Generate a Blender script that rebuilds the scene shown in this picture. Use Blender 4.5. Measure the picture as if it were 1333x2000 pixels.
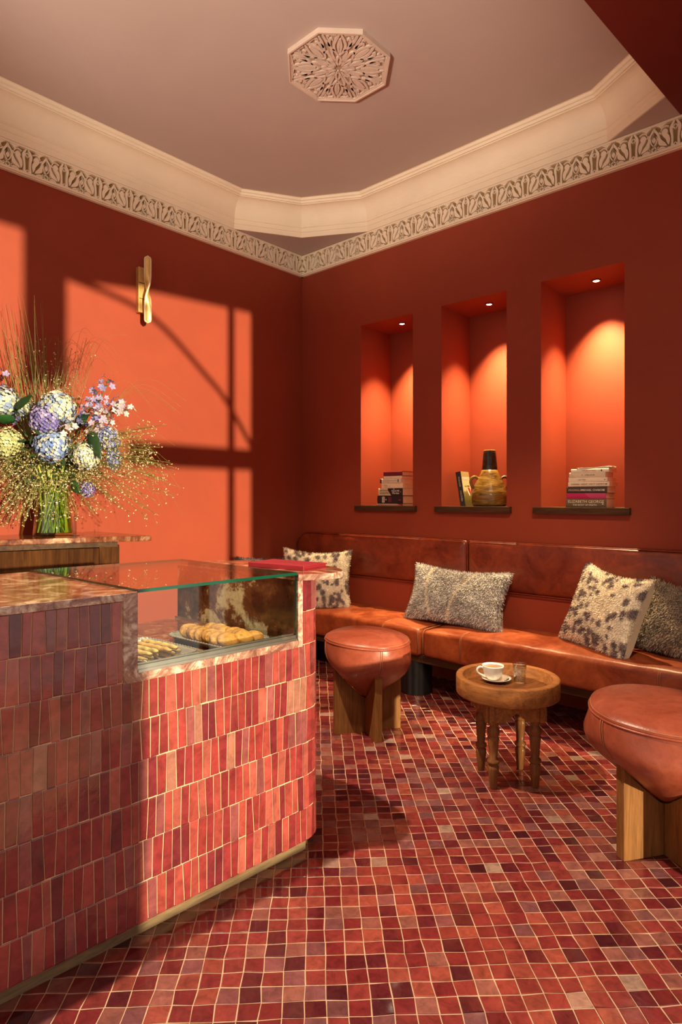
import bpy, bmesh, math, random
from mathutils import Vector, Matrix, Euler
from mathutils import noise as mnoise
R_ = math.radians
PI = math.pi
for _o in list(bpy.data.objects):
    bpy.data.objects.remove(_o, do_unlink=True)
SC = bpy.context.scene
COL = SC.collection

# ------------------------------------------------------------------ camera
CAM = Vector((3.66, -3.55, 1.2))
cd = bpy.data.cameras.new('camera')
cd.sensor_fit = 'VERTICAL'
cd.sensor_height = 36.0
cd.sensor_width = 24.0
cd.lens = 1223.0 / 2000.0 * 36.0
cd.shift_y = -27.0 / 2000.0
cd.clip_start = 0.02
cam = bpy.data.objects.new('camera', cd)
cam.location = CAM
cam.rotation_euler = (PI / 2, 0, math.asin(0.6735))
COL.objects.link(cam)
SC.camera = cam

# ------------------------------------------------------------------ world, sun, exposure
SC.view_settings.view_transform = 'Standard'
SC.view_settings.look = 'None'
SC.view_settings.gamma = 1.0
SC.view_settings.exposure = 0.16
SC.view_settings.use_curve_mapping = False
W = bpy.data.worlds.new('world')
SC.world = W
W.use_nodes = True
W.node_tree.nodes['Background'].inputs[0].default_value = (1.0, 0.84, 0.72, 1)
W.node_tree.nodes['Background'].inputs[1].default_value = 0.78
SUN_SLOPE_Y, SUN_SLOPE_Z = 0.09, 0.09
sd = bpy.data.lights.new('sun', 'SUN')
sd.energy = 6.5
sd.color = (1.0, 0.84, 0.53)
sd.angle = R_(0.85)
sun = bpy.data.objects.new('sun', sd)
sun.rotation_euler = Vector((-1, SUN_SLOPE_Y, -SUN_SLOPE_Z)).to_track_quat('-Z', 'Y').to_euler()
sun.location = (6, -2, 3)
COL.objects.link(sun)


def spot(name, loc, target, energy, size, blend, color, radius=0.02):
    d = bpy.data.lights.new(name, 'SPOT')
    d.energy = energy
    d.spot_size = R_(size)
    d.spot_blend = blend
    d.color = color
    d.shadow_soft_size = radius
    o = bpy.data.objects.new(name, d)
    o.location = loc
    o.rotation_euler = (Vector(target) - Vector(loc)).to_track_quat('-Z', 'Y').to_euler()
    COL.objects.link(o)
    return o


# added fill spots under the soffit above the camera, to brighten the banquette
spot('sofa_fill_spot', (3.15, -1.9, 3.12), (1.9, -0.36, 0.45), 240, 40, 0.95, (1.0, 0.74, 0.46), 0.05)
spot('sofa_fill_spot', (3.3, -3.2, 3.12), (0.7, -0.3, 0.45), 240, 30, 0.9, (1.0, 0.74, 0.46), 0.05)
# added fill light, unseen behind the camera, to brighten ceiling and cove
spot('ceiling_fill', (2.5, -4.3, 1.7), (1.30, -1.2, 4.35), 430, 60, 0.75, (1.0, 0.87, 0.70), 0.15)
# downlight over the counter: it throws the counter's shadow on to the floor
spot('counter_downlight', (1.85, -2.5, 3.36), (2.25, -2.15, 0.0), 520, 50, 0.12, (1.0, 0.82, 0.60), 0.03)

SC.cycles.max_bounces = 8
SC.cycles.diffuse_bounces = 4
SC.cycles.glossy_bounces = 4
SC.cycles.transparent_max_bounces = 16
SC.cycles.caustics_reflective = False
SC.cycles.caustics_refractive = False
SC.cycles.sample_clamp_indirect = 4.0


# ------------------------------------------------------------------ helpers: mesh building
class MB:
    def __init__(self):
        self.v, self.f, self.s, self.c = [], [], [], []
        self.M = None
        self.col = None

    def add(self, vs, fs, smooth=False):
        b = len(self.v)
        for p in vs:
            p = Vector(p)
            if self.M is not None:
                p = self.M @ p
            self.v.append(p)
            self.c.append(self.col)
        for fc in fs:
            self.f.append([b + i for i in fc])
            self.s.append(smooth)
        return self

    def box(self, x0, x1, y0, y1, z0, z1):
        return self.add([(x0, y0, z0), (x1, y0, z0), (x1, y1, z0), (x0, y1, z0), (x0, y0, z1), (x1, y0, z1), (x1, y1, z1), (x0, y1, z1)],
                        [(0, 3, 2, 1), (4, 5, 6, 7), (0, 1, 5, 4), (1, 2, 6, 5), (2, 3, 7, 6), (3, 0, 4, 7)])

    def prism(self, poly, z0, z1):
        n = len(poly)
        vs = [(x, y, z0) for x, y in poly] + [(x, y, z1) for x, y in poly]
        fs = [list(range(n))[::-1], list(range(n, 2 * n))]
        fs += [(i, (i + 1) % n, n + (i + 1) % n, n + i) for i in range(n)]
        return self.add(vs, fs)

    def lathe(self, prof, seg=32, c=(0, 0, 0), mod=None, smooth=True, cap=True):
        vs, fs = [], []
        n = len(prof)
        for i in range(seg):
            a = 2 * PI * i / seg
            for r, z in prof:
                k, dz = (1, 0) if mod is None else mod(a, r, z)
                vs.append((c[0] + r * k * math.cos(a), c[1] + r * k * math.sin(a), c[2] + z + dz))
        for i in range(seg):
            j = (i + 1) % seg
            for q in range(n - 1):
                fs.append((i * n + q, j * n + q, j * n + q + 1, i * n + q + 1))
        if cap and prof[0][0] > 1e-6:
            fs.append([i * n for i in range(seg)][::-1])
        if cap and prof[-1][0] > 1e-6:
            fs.append([i * n + n - 1 for i in range(seg)])
        return self.add(vs, fs, smooth)

    def tube(self, pts, rad, seg=8, smooth=True, closed=False):
        pts = [Vector(p) for p in pts]
        n = len(pts)
        rs = rad if isinstance(rad, (list, tuple)) else [rad] * n
        up = Vector((0, 0, 1))
        vs, fs = [], []
        prev = None
        for i, p in enumerate(pts):
            if closed:
                t = pts[(i + 1) % n] - pts[i - 1]
            else:
                t = pts[min(i + 1, n - 1)] - pts[max(i - 1, 0)]
            if t.length < 1e-9:
                t = Vector((0, 0, 1))
            t.normalize()
            if prev is None:
                a = up if abs(t.z) < 0.9 else Vector((1, 0, 0))
                u = t.cross(a).normalized()
            else:
                u = (prev - t * prev.dot(t))
                u = u.normalized() if u.length > 1e-6 else t.orthogonal().normalized()
            prev = u
            w = t.cross(u)
            for k in range(seg):
                a = 2 * PI * k / seg
                vs.append(p + (u * math.cos(a) + w * math.sin(a)) * rs[i])
        m = n if closed else n - 1
        for i in range(m):
            j = (i + 1) % n
            for k in range(seg):
                l = (k + 1) % seg
                fs.append((i * seg + k, i * seg + l, j * seg + l, j * seg + k))
        if not closed:
            fs.append(list(range(seg))[::-1])
            fs.append([(n - 1) * seg + k for k in range(seg)])
        return self.add(vs, fs, smooth)

    def grid(self, fn, nu, nv, closed_u=False, smooth=True):
        vs = [fn(i / nu, j / nv) for i in range(nu + (0 if closed_u else 1)) for j in range(nv + 1)]
        fs = []
        n = nv + 1
        for i in range(nu):
            k = (i + 1) % nu if closed_u else i + 1
            for j in range(nv):
                fs.append((i * n + j, k * n + j, k * n + j + 1, i * n + j + 1))
        return self.add(vs, fs, smooth)

    def build(self, name, mat, parent=None, loc=None, bevel=None, bseg=2, recalc=True, kind=None, subsurf=0):
        base = Vector((0, 0, 0))
        if parent is not None:
            q = parent
            while q is not None:
                base = base + q.location
                q = q.parent
        elif loc is not None:
            base = Vector(loc)
        me = bpy.data.meshes.new(name)
        me.from_pydata([tuple(p - base) for p in self.v], [], self.f)
        me.polygons.foreach_set('use_smooth', self.s)
        if any(c is not None for c in self.c):
            at = me.attributes.new('tint', 'FLOAT_COLOR', 'POINT')
            flat = []
            for c in self.c:
                c = c or (0.5, 0.5, 0.5)
                flat += [c[0], c[1], c[2], 1.0]
            at.data.foreach_set('color', flat)
        if recalc:
            bm = bmesh.new()
            bm.from_mesh(me)
            bmesh.ops.recalc_face_normals(bm, faces=bm.faces)
            bm.to_mesh(me)
            bm.free()
        me.materials.append(mat)
        o = bpy.data.objects.new(name, me)
        COL.objects.link(o)
        if parent is not None:
            o.parent = parent
        else:
            o.location = base
        if bevel:
            m = o.modifiers.new('bevel', 'BEVEL')
            m.width = bevel
            m.segments = bseg
            m.limit_method = 'ANGLE'
            m.angle_limit = R_(40)
            m.harden_normals = False
        if subsurf:
            m = o.modifiers.new('subsurf', 'SUBSURF')
            m.levels = subsurf
            m.render_levels = subsurf
        if kind:
            o['kind'] = kind
        return o


def tag(o, label, cat, group=None):
    o['label'] = label
    o['category'] = cat
    if group:
        o['group'] = group
    return o


def thing(name, label, cat, loc=(0, 0, 0), group=None):
    o = bpy.data.objects.new(name, None)
    COL.objects.link(o)
    o.location = loc
    o.empty_display_size = 0.05
    return tag(o, label, cat, group)


def smooth_path(pts, n=6):
    P = [Vector(p) for p in pts]
    out = []
    for i in range(len(P) - 1):
        p0, p1, p2, p3 = P[max(i - 1, 0)], P[i], P[i + 1], P[min(i + 2, len(P) - 1)]
        for k in range(n):
            t = k / n
            out.append(0.5 * ((2 * p1) + (p2 - p0) * t + (2 * p0 - 5 * p1 + 4 * p2 - p3) * t * t + (3 * p1 - p0 - 3 * p2 + p3) * t ** 3))
    out.append(P[-1])
    return out


def text_mesh(mb, s, size, M, extrude=0.0004, align='LEFT', xscale=1.0):
    cu = bpy.data.curves.new('txt', 'FONT')
    cu.body = s
    cu.size = size
    cu.extrude = extrude
    cu.align_x = align
    cu.align_y = 'CENTER'
    cu.resolution_u = 2
    o = bpy.data.objects.new('txt', cu)
    COL.objects.link(o)
    bpy.context.view_layer.update()
    dg = bpy.context.evaluated_depsgraph_get()
    me = bpy.data.meshes.new_from_object(o.evaluated_get(dg))
    S = Matrix.Diagonal((xscale, 1, 1, 1))
    mb.add([M @ S @ v.co for v in me.vertices], [list(p.vertices) for p in me.polygons])
    bpy.data.objects.remove(o)
    bpy.data.meshes.remove(me)


# ------------------------------------------------------------------ helpers: materials
def new_mat(name):
    m = bpy.data.materials.new(name)
    m.use_nodes = True
    nt = m.node_tree
    bs = nt.nodes['Principled BSDF']
    return m, nt, bs


def N(nt, typ, **kw):
    n = nt.nodes.new(typ)
    for k, v in kw.items():
        if k.startswith('i_'):
            key = k[2:]
            key = int(key) if key.isdigit() else key.replace('_', ' ')
            n.inputs[key].default_value = v
        else:
            setattr(n, k, v)
    return n


def ramp(nt, fac, stops):
    r = nt.nodes.new('ShaderNodeValToRGB')
    while len(r.color_ramp.elements) < len(stops):
        r.color_ramp.elements.new(0.5)
    for e, (p, c) in zip(r.color_ramp.elements, stops):
        e.position = p
        e.color = (c[0], c[1], c[2], 1) if not isinstance(c, (int, float)) else (c, c, c, 1)
    nt.links.new(fac, r.inputs[0])
    return r.outputs[0]


def coords(nt, scale=(1, 1, 1), which='Object'):
    tc = nt.nodes.new('ShaderNodeTexCoord')
    mp = nt.nodes.new('ShaderNodeMapping')
    mp.inputs['Scale'].default_value = scale
    nt.links.new(tc.outputs[which], mp.inputs[0])
    return mp.outputs[0]


def noise_tex(nt, vec, scale, detail=4, rough=0.55, dist=0.0):
    n = nt.nodes.new('ShaderNodeTexNoise')
    n.inputs['Scale'].default_value = scale
    n.inputs['Detail'].default_value = detail
    n.inputs['Roughness'].default_value = rough
    n.inputs['Distortion'].default_value = dist
    nt.links.new(vec, n.inputs['Vector'])
    return n.outputs[0]


def bump(nt, bs, h, strength=0.2, dist=0.01):
    b = nt.nodes.new('ShaderNodeBump')
    b.inputs['Strength'].default_value = strength
    b.inputs['Distance'].default_value = dist
    nt.links.new(h, b.inputs['Height'])
    nt.links.new(b.outputs[0], bs.inputs['Normal'])


def simple(name, col, rough=0.5, metal=0.0, var=0.15, nscale=8, bmp=0.0, bscale=60, spec=0.5, sheen=0.0):
    m, nt, bs = new_mat(name)
    vec = coords(nt)
    f = noise_tex(nt, vec, nscale)
    c0 = tuple(x * (1 - var) for x in col)
    c1 = tuple(min(1, x * (1 + var)) for x in col)
    nt.links.new(ramp(nt, f, [(0.3, c0), (0.7, c1)]), bs.inputs['Base Color'])
    bs.inputs['Roughness'].default_value = rough
    bs.inputs['Metallic'].default_value = metal
    bs.inputs['Specular IOR Level'].default_value = spec
    if sheen:
        bs.inputs['Sheen Weight'].default_value = sheen
    if bmp:
        bump(nt, bs, noise_tex(nt, vec, bscale, 5), bmp)
    return m


def wood(name, dark, light, axis='z', scale=1.0, rough=0.55, spec=0.14):
    m, nt, bs = new_mat(name)
    sc = {'x': (2.2, 26, 26), 'y': (26, 2.2, 26), 'z': (26, 26, 2.2)}[axis]
    vec = coords(nt, tuple(s * scale for s in sc))
    f = noise_tex(nt, vec, 1.0, 6, 0.6, 1.2)
    f2 = noise_tex(nt, vec, 6.0, 3, 0.6)
    mid = tuple((a + b) / 2 for a, b in zip(dark, light))
    c = ramp(nt, f, [(0.28, dark), (0.5, mid), (0.72, light)])
    mx = N(nt, 'ShaderNodeMixRGB', blend_type='MULTIPLY')
    mx.inputs[0].default_value = 0.45
    nt.links.new(c, mx.inputs[1])
    nt.links.new(ramp(nt, f2, [(0.35, 0.45), (0.6, 1.0)]), mx.inputs[2])
    nt.links.new(mx.outputs[0], bs.inputs['Base Color'])
    bs.inputs['Roughness'].default_value = rough
    bs.inputs['Specular IOR Level'].default_value = spec
    bump(nt, bs, f2, 0.12, 0.004)
    return m


def tinted(name, rough=(0.08, 0.28), mott=0.35, bmp=0.25, coat=0.5, sheen=0.0, spec=0.5, nscale=30):
    m, nt, bs = new_mat(name)
    at = N(nt, 'ShaderNodeAttribute', attribute_name='tint')
    geo = nt.nodes.new('ShaderNodeNewGeometry')
    f = noise_tex(nt, geo.outputs['Position'], nscale, 5, 0.65, 0.6)
    mx = N(nt, 'ShaderNodeMixRGB', blend_type='MULTIPLY')
    mx.inputs[0].default_value = 1.0
    nt.links.new(at.outputs[0], mx.inputs[1])
    nt.links.new(ramp(nt, f, [(0.25, 1 - mott), (0.5, 1.0), (0.78, 1 + mott)]), mx.inputs[2])
    nt.links.new(mx.outputs[0], bs.inputs['Base Color'])
    r = noise_tex(nt, geo.outputs['Position'], nscale * 0.7, 3)
    nt.links.new(ramp(nt, r, [(0.3, rough[0]), (0.75, rough[1])]), bs.inputs['Roughness'])
    bs.inputs['Coat Weight'].default_value = coat
    bs.inputs['Coat Roughness'].default_value = 0.06
    bs.inputs['Specular IOR Level'].default_value = spec
    if sheen:
        bs.inputs['Sheen Weight'].default_value = sheen
    if bmp:
        bump(nt, bs, noise_tex(nt, geo.outputs['Position'], nscale * 1.6, 4, 0.6), bmp, 0.003)
    return m


def thin_glass(name, tint=(0.93, 0.97, 0.94), rough=0.0, ior=1.45, boost=1.0):
    m = bpy.data.materials.new(name)
    m.use_nodes = True
    nt = m.node_tree
    nt.nodes.clear()
    out = nt.nodes.new('ShaderNodeOutputMaterial')
    tr = nt.nodes.new('ShaderNodeBsdfTransparent')
    tr.inputs[0].default_value = (*tint, 1)
    gl = nt.nodes.new('ShaderNodeBsdfGlossy')
    gl.inputs['Roughness'].default_value = rough
    gl.inputs[0].default_value = (1, 1, 1, 1)
    lw = nt.nodes.new('ShaderNodeLayerWeight')
    pw = N(nt, 'ShaderNodeMath', operation='POWER')
    pw.inputs[1].default_value = 4.0
    nt.links.new(lw.outputs['Facing'], pw.inputs[0])
    mu = N(nt, 'ShaderNodeMath', operation='MULTIPLY_ADD', use_clamp=True)
    mu.inputs[1].default_value = 0.75 * boost
    mu.inputs[2].default_value = 0.045 * boost
    nt.links.new(pw.outputs[0], mu.inputs[0])
    mx = nt.nodes.new('ShaderNodeMixShader')
    nt.links.new(mu.outputs[0], mx.inputs[0])
    nt.links.new(tr.outputs[0], mx.inputs[1])
    nt.links.new(gl.outputs[0], mx.inputs[2])
    nt.links.new(mx.outputs[0], out.inputs[0])
    return m


def emit(name, col, strength):
    m, nt, bs = new_mat(name)
    bs.inputs['Base Color'].default_value = (*col, 1)
    bs.inputs['Emission Color'].default_value = (*col, 1)
    bs.inputs['Emission Strength'].default_value = strength
    return m


def paint(name, col, var=0.10):
    m, nt, bs = new_mat(name)
    vec = coords(nt)
    f = noise_tex(nt, vec, 1.6, 5, 0.6, 0.4)
    nt.links.new(ramp(nt, f, [(0.25, tuple(c * (1 - var) for c in col)), (0.75, tuple(c * (1 + var) for c in col))]), bs.inputs['Base Color'])
    bs.inputs['Roughness'].default_value = 0.62
    bs.inputs['Specular IOR Level'].default_value = 0.3
    bump(nt, bs, noise_tex(nt, vec, 9, 6, 0.6), 0.10, 0.01)
    return m


def leather(name, dark, light):
    m, nt, bs = new_mat(name)
    vec = coords(nt)
    f = noise_tex(nt, vec, 5.5, 8, 0.68, 0.8)
    f2 = noise_tex(nt, vec, 46, 4, 0.6)
    c = ramp(nt, f, [(0.28, dark), (0.52, tuple((a + b) / 2 for a, b in zip(dark, light))), (0.75, light)])
    mx = N(nt, 'ShaderNodeMixRGB', blend_type='MULTIPLY')
    mx.inputs[0].default_value = 0.5
    nt.links.new(c, mx.inputs[1])
    nt.links.new(ramp(nt, f2, [(0.3, 0.6), (0.65, 1.0)]), mx.inputs[2])
    nt.links.new(mx.outputs[0], bs.inputs['Base Color'])
    nt.links.new(ramp(nt, f, [(0.3, 0.27), (0.7, 0.46)]), bs.inputs['Roughness'])
    v = N(nt, 'ShaderNodeTexVoronoi')
    v.inputs['Scale'].default_value = 170
    nt.links.new(vec, v.inputs['Vector'])
    bump(nt, bs, v.outputs[0], 0.10, 0.002)
    return m


def marble(name, dark, mid, vein, scale=7.0, stops=(0.36, 0.5, 0.60, 0.68), rough=0.1, dist=1.4):
    m, nt, bs = new_mat(name)
    vec = coords(nt)
    f = noise_tex(nt, vec, scale, 9, 0.68, dist)
    c = ramp(nt, f, [(stops[0], dark), (stops[1], mid), (stops[2], tuple((a + b) / 2 for a, b in zip(mid, vein))), (stops[3], vein)])
    f2 = noise_tex(nt, vec, scale * 9, 4, 0.6)
    mx = N(nt, 'ShaderNodeMixRGB', blend_type='MULTIPLY')
    mx.inputs[0].default_value = 0.5
    nt.links.new(c, mx.inputs[1])
    nt.links.new(ramp(nt, f2, [(0.35, 0.6), (0.6, 1.0)]), mx.inputs[2])
    nt.links.new(mx.outputs[0], bs.inputs['Base Color'])
    bs.inputs['Roughness'].default_value = rough
    return m


M = {}
M['red'] = paint('terracotta_paint', (0.29, 0.046, 0.0185))
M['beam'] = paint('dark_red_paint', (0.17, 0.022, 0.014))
M['cream'] = simple('cream_plaster', (0.88, 0.74, 0.55), 0.7, var=0.05, nscale=3, bmp=0.08, bscale=25)
M['ceil'] = paint('ceiling_plaster', (0.50, 0.385, 0.335), 0.05)
M['recess'] = simple('frieze_ground', (0.34, 0.21, 0.085), 0.8, var=0.2, nscale=20)
M['recess2'] = simple('medallion_ground', (0.40, 0.28, 0.19), 0.8, var=0.2, nscale=20)
M['medal'] = simple('medallion_plaster', (0.66, 0.50, 0.40), 0.7, var=0.06, nscale=10)
M['grout'] = simple('grout', (0.62, 0.44, 0.28), 0.9, var=0.15, nscale=30, bmp=0.2)
M['floortile'] = tinted('floor_glaze', (0.07, 0.24), 0.42, 0.16, 0.45, nscale=34)
M['walltile'] = tinted('counter_glaze', (0.06, 0.22), 0.42, 0.28, 0.5, nscale=24)
M['marble'] = marble('red_marble', (0.075, 0.020, 0.011), (0.22, 0.072, 0.034), (0.60, 0.42, 0.26), 9.0)
M['marble_edge'] = marble('lit_marble_edge', (0.20, 0.085, 0.065), (0.42, 0.22, 0.165), (0.80, 0.68, 0.55), 15.0, (0.36, 0.48, 0.55, 0.62))  # counter marble again, with the light on its front edges put into the colour
M['fossil'] = marble('fossil_marble', (0.045, 0.016, 0.008), (0.17, 0.065, 0.024), (0.66, 0.52, 0.32), 7.0, (0.40, 0.52, 0.55, 0.58), 0.12, 0.25)
M['oakplinth'] = wood('grey_oak', (0.16, 0.10, 0.05), (0.34, 0.23, 0.13), 'y')
M['darkwood'] = wood('dark_walnut', (0.034, 0.012, 0.005), (0.105, 0.040, 0.013), 'z', 1.0, 0.7, 0.03)
M['darkwood_x'] = wood('dark_walnut_sill', (0.035, 0.015, 0.008), (0.11, 0.05, 0.022), 'x')
M['stoolwood'] = wood('honey_ash', (0.14, 0.053, 0.015), (0.31, 0.132, 0.038), 'z', 0.8)
M['tablewood'] = wood('tawny_pine', (0.20, 0.070, 0.020), (0.46, 0.185, 0.055), 'x', 0.8)
M['legwood'] = wood('turned_pine', (0.14, 0.054, 0.018), (0.31, 0.125, 0.043), 'z', 1.0, 0.3)
M['traywood'] = wood('tray_inside', (0.09, 0.03, 0.010), (0.22, 0.075, 0.022), 'y', 0.7, 0.25)
M['leather'] = leather('cognac_leather', (0.17, 0.023, 0.009), (0.50, 0.118, 0.032))
M['leather2'] = leather('stool_leather', (0.22, 0.040, 0.019), (0.37, 0.088, 0.045))
M['leather3'] = leather('dark_back_leather', (0.10, 0.012, 0.006), (0.32, 0.052, 0.017))
M['stitch'] = simple('stitch_thread', (0.40, 0.15, 0.07), 0.7)
M['blackmetal'] = simple('blackened_steel', (0.022, 0.018, 0.017), 0.32, 0.6)
M['glass'] = thin_glass('clear_glass', (0.93, 0.965, 0.94))
M['tumblerglass'] = thin_glass('tumbler_glass', (0.95, 0.96, 0.95), boost=2.6)
M['vaseglass'] = thin_glass('vase_glass', (0.86, 0.93, 0.74), boost=1.2)
M['acrylic'] = thin_glass('acrylic', (0.80, 0.78, 0.74), boost=1.6)
M['glassedge'] = simple('glass_edge', (0.006, 0.075, 0.045), 0.12, spec=0.8)
M['steel'] = simple('brushed_steel', (0.62, 0.60, 0.55), 0.28, 1.0)
M['silver'] = simple('silver_tray', (0.58, 0.53, 0.44), 0.30, 0.55, var=0.2, nscale=20)
M['brass'] = simple('brushed_brass', (0.78, 0.52, 0.18), 0.38, 0.65, var=0.15, nscale=12)
M['alabaster'] = simple('pale_alabaster', (0.80, 0.66, 0.42), 0.35, var=0.08)
M['china'] = simple('white_china', (0.85, 0.80, 0.70), 0.15, var=0.02)
M['coffee'] = simple('coffee_crema', (0.45, 0.19, 0.05), 0.35, var=0.35, nscale=40)
M['drawing'] = simple('dark_print', (0.03, 0.025, 0.02), 0.5)
M['lettercream'] = simple('cream_print', (0.80, 0.70, 0.50), 0.6)
M['letterwhite'] = simple('white_print', (0.85, 0.82, 0.75), 0.6)
M['letterred'] = simple('red_print', (0.45, 0.03, 0.03), 0.6)
M['page'] = simple('book_pages', (0.72, 0.52, 0.33), 0.85, var=0.08, nscale=60)
M['menured'] = simple('red_leatherette', (0.24, 0.012, 0.02), 0.45, var=0.1, bmp=0.1, bscale=120)
M['gold'] = simple('gold_print', (0.75, 0.5, 0.2), 0.3, 1.0)
M['cookie'] = tinted('baked_dough', (0.55, 0.8), 0.35, 0.6, 0.0, nscale=70)
M['fur'] = tinted('fur', (0.6, 0.9), 0.2, 0.0, 0.0, sheen=0.3, spec=0.2, nscale=30)
M['petal'] = tinted('petals', (0.5, 0.7), 0.12, 0.0, 0.0, spec=0.3, nscale=60)
M['leafm'] = tinted('leaves', (0.35, 0.5), 0.25, 0.2, 0.0, nscale=50)
M['linen'] = simple('linen_backing', (0.62, 0.50, 0.34), 0.9, var=0.08)
M['ceramic'] = None


# ------------------------------------------------------------------ the setting
NX = [(0.626, 1.101), (1.336, 1.811), (2.034, 2.509)]
NZ0, NZ1, ND = 1.147, 2.485, 0.365
ROOM_Y0, ROOM_X1 = -6.0, 4.6

mb = MB()
mb.box(-0.12, 0.0, ROOM_Y0, 0.5, 0, 3.5)
mb.build('wall_left', M['red'], kind='structure')

mb = MB()
xs = [0.0] + [v for p in NX for v in p] + [ROOM_X1 + 0.1]
for i in range(0, len(xs), 2):
    mb.box(xs[i], xs[i + 1], 0, 0.5, 0, 3.5)
for x0, x1 in NX:
    mb.box(x0, x1, 0, 0.5, 0, NZ0 - 0.03)
    mb.box(x0, x1, 0, 0.5, NZ1, 3.5)
    mb.box(x0, x1, ND, 0.5, NZ0 - 0.03, NZ1)
mb.build('wall_right', M['red'], kind='structure')

# floor and its tiles
FA = R_(44.7)
PU, PV = 0.0525, 0.0490
eu = Vector((math.cos(FA), math.sin(FA)))
ev = Vector((-math.sin(FA), math.cos(FA)))
mb = MB()
mb.box(-0.12, ROOM_X1 + 0.1, ROOM_Y0, 0.5, -0.06, -0.0012)
floor = mb.build('floor', M['grout'], kind='structure')

FPAL = [((0.095, 0.010, 0.013), 4), ((0.15, 0.014, 0.015), 6), ((0.20, 0.024, 0.021), 6), ((0.25, 0.040, 0.028), 4), ((0.23, 0.060, 0.048), 2.0),
        ((0.30, 0.135, 0.105), 0.6), ((0.062, 0.008, 0.011), 1.4), ((0.165, 0.042, 0.044), 2.0)]


def pick(rng, pal):
    t = rng.random() * sum(w for _, w in pal)
    for c, w in pal:
        t -= w
        if t <= 0:
            break
    k = rng.uniform(0.85, 1.15)
    return (c[0] * k, c[1] * k * 1.35, c[2] * k * 1.32)


def add_tile(mb, c, tilt, top, ins, depth, P):
    """c: four corners in the face's 2-D frame; P maps (a, b, height) to space"""
    cx = sum(p[0] for p in c) / 4
    cy = sum(p[1] for p in c) / 4
    vs = [P(p[0], p[1], -depth) for p in c]
    vs += [P(p[0], p[1], top - 0.0010 + tilt[0] * (p[0] - cx) + tilt[1] * (p[1] - cy)) for p in c]
    for p in c:
        q = (p[0] + (cx - p[0]) * ins, p[1] + (cy - p[1]) * ins)
        vs.append(P(q[0], q[1], top + tilt[0] * (q[0] - cx) + tilt[1] * (q[1] - cy)))
    fs = []
    for i in range(4):
        j = (i + 1) % 4
        fs += [(i, j, 4 + j, 4 + i), (4 + i, 4 + j, 8 + j, 8 + i)]
    fs.append((8, 9, 10, 11))
    mb.add(vs, fs)


fwd = Vector((-0.6735, 0.7391))
rgt = Vector((0.7391, 0.6735))


def fpos(a, b, hgt):
    p = eu * a + ev * b
    return (p.x, p.y, hgt)


rng = random.Random(11)
cells = []
for iu in range(-60, 80):
    for iv in range(-90, 20):
        ctr = eu * (iu * PU) + ev * (iv * PV)
        if not (0.0 < ctr.x < 4.4 and -4.6 < ctr.y < 0.0):
            continue
        d = ctr - Vector((CAM.x, CAM.y))
        yc, xc = d.dot(fwd), d.dot(rgt)
        if yc < 1.1 or abs(xc) / yc > 0.80:
            continue
        # the part of the floor covered by the counter
        if 1.45 < ctr.x < 2.06 + 0.067 * (ctr.y + 3.0) - 0.02 and ctr.y < -2.14:
            continue
        cells.append((yc, xc, iu, iv, ctr))
vis = []
for c in cells:
    yc, xc, iu, iv, ctr = c
    on = yc > 1.42 and abs(xc) / yc < 0.55
    hid = ctr.x < 2.09 and ctr.y < -2.1
    vis.append((yc if (on and not hid) else 99 + yc, c))
vis.sort(key=lambda t: t[0])
rest = MB()
for k, (key, (yc, xc, iu, iv, ctr)) in enumerate(vis):
    g = 0.0013
    cs = []
    for du, dv in ((-1, -1), (1, -1), (1, 1), (-1, 1)):
        h0 = random.Random((iu * 7919 + iv * 104729 + du * 13 + dv * 7)).uniform
        # shared lattice corner jitter keeps the joints continuous
        ci, cj = iu + (du + 1) // 2, iv + (dv + 1) // 2
        rj = random.Random(ci * 7919 + cj * 104729)
        a = (ci - 0.5) * PU + rj.uniform(-0.0022, 0.0022) - du * g + h0(-0.0007, 0.0007)
        b = (cj - 0.5) * PV + rj.uniform(-0.0022, 0.0022) - dv * g + h0(-0.0007, 0.0007)
        cs.append((a, b))
    t = (rng.gauss(0, 0.010), rng.gauss(0, 0.010))
    col = pick(rng, FPAL)
    tgt = MB() if k < 300 else rest
    tgt.col = col
    add_tile(tgt, cs, t, rng.uniform(0.0, 0.0008), 0.07, 0.004, fpos)
    if k < 300:
        tgt.build('tile', M['floortile'], parent=floor, recalc=False)
rest.build('floor_tiles', M['floortile'], parent=floor, recalc=False, kind='stuff')

# ceiling with cove
mb = MB()
mb.box(-0.1, 3.2, -6.0, 0.1, 3.385, 3.5)
mb.build('ceiling', M['ceil'], kind='structure')

oct_ = [(0.035, -2.95), (0.035, -0.72), (0.285, -0.285), (0.72, -0.035), (2.43, -0.035), (2.80, -0.26), (3.02, -0.72), (3.02, -2.95), (2.77, -3.38),
        (2.30, -3.63), (0.72, -3.63), (0.285, -3.38)]
outer = [(0, -2.95), (0, -0.72), (0, 0), (0.72, 0), (2.43, 0), (3.06, 0), (3.06, -0.72), (3.06, -2.95), (3.06, -3.67), (2.30, -3.67), (0.72, -3.67), (0, -3.67)]
mb = MB()
n = len(oct_)
mb.add([(x, y, 3.152) for x, y in oct_] + [(x, y, 3.152) for x, y in outer] + [(x, y, 3.166) for x, y in oct_] + [(x, y, 3.166) for x, y in outer],
       [(i, (i + 1) % n, n + (i + 1) % n, n + i) for i in range(n)] + [(2 * n + i, 3 * n + i, 3 * n + (i + 1) % n, 2 * n + (i + 1) % n) for i in range(n)])
mb.box(0, 3.1, -6, -3.67, 3.152, 3.39)
mb.build('trim_1', M['ceil'], kind='structure')


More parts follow.
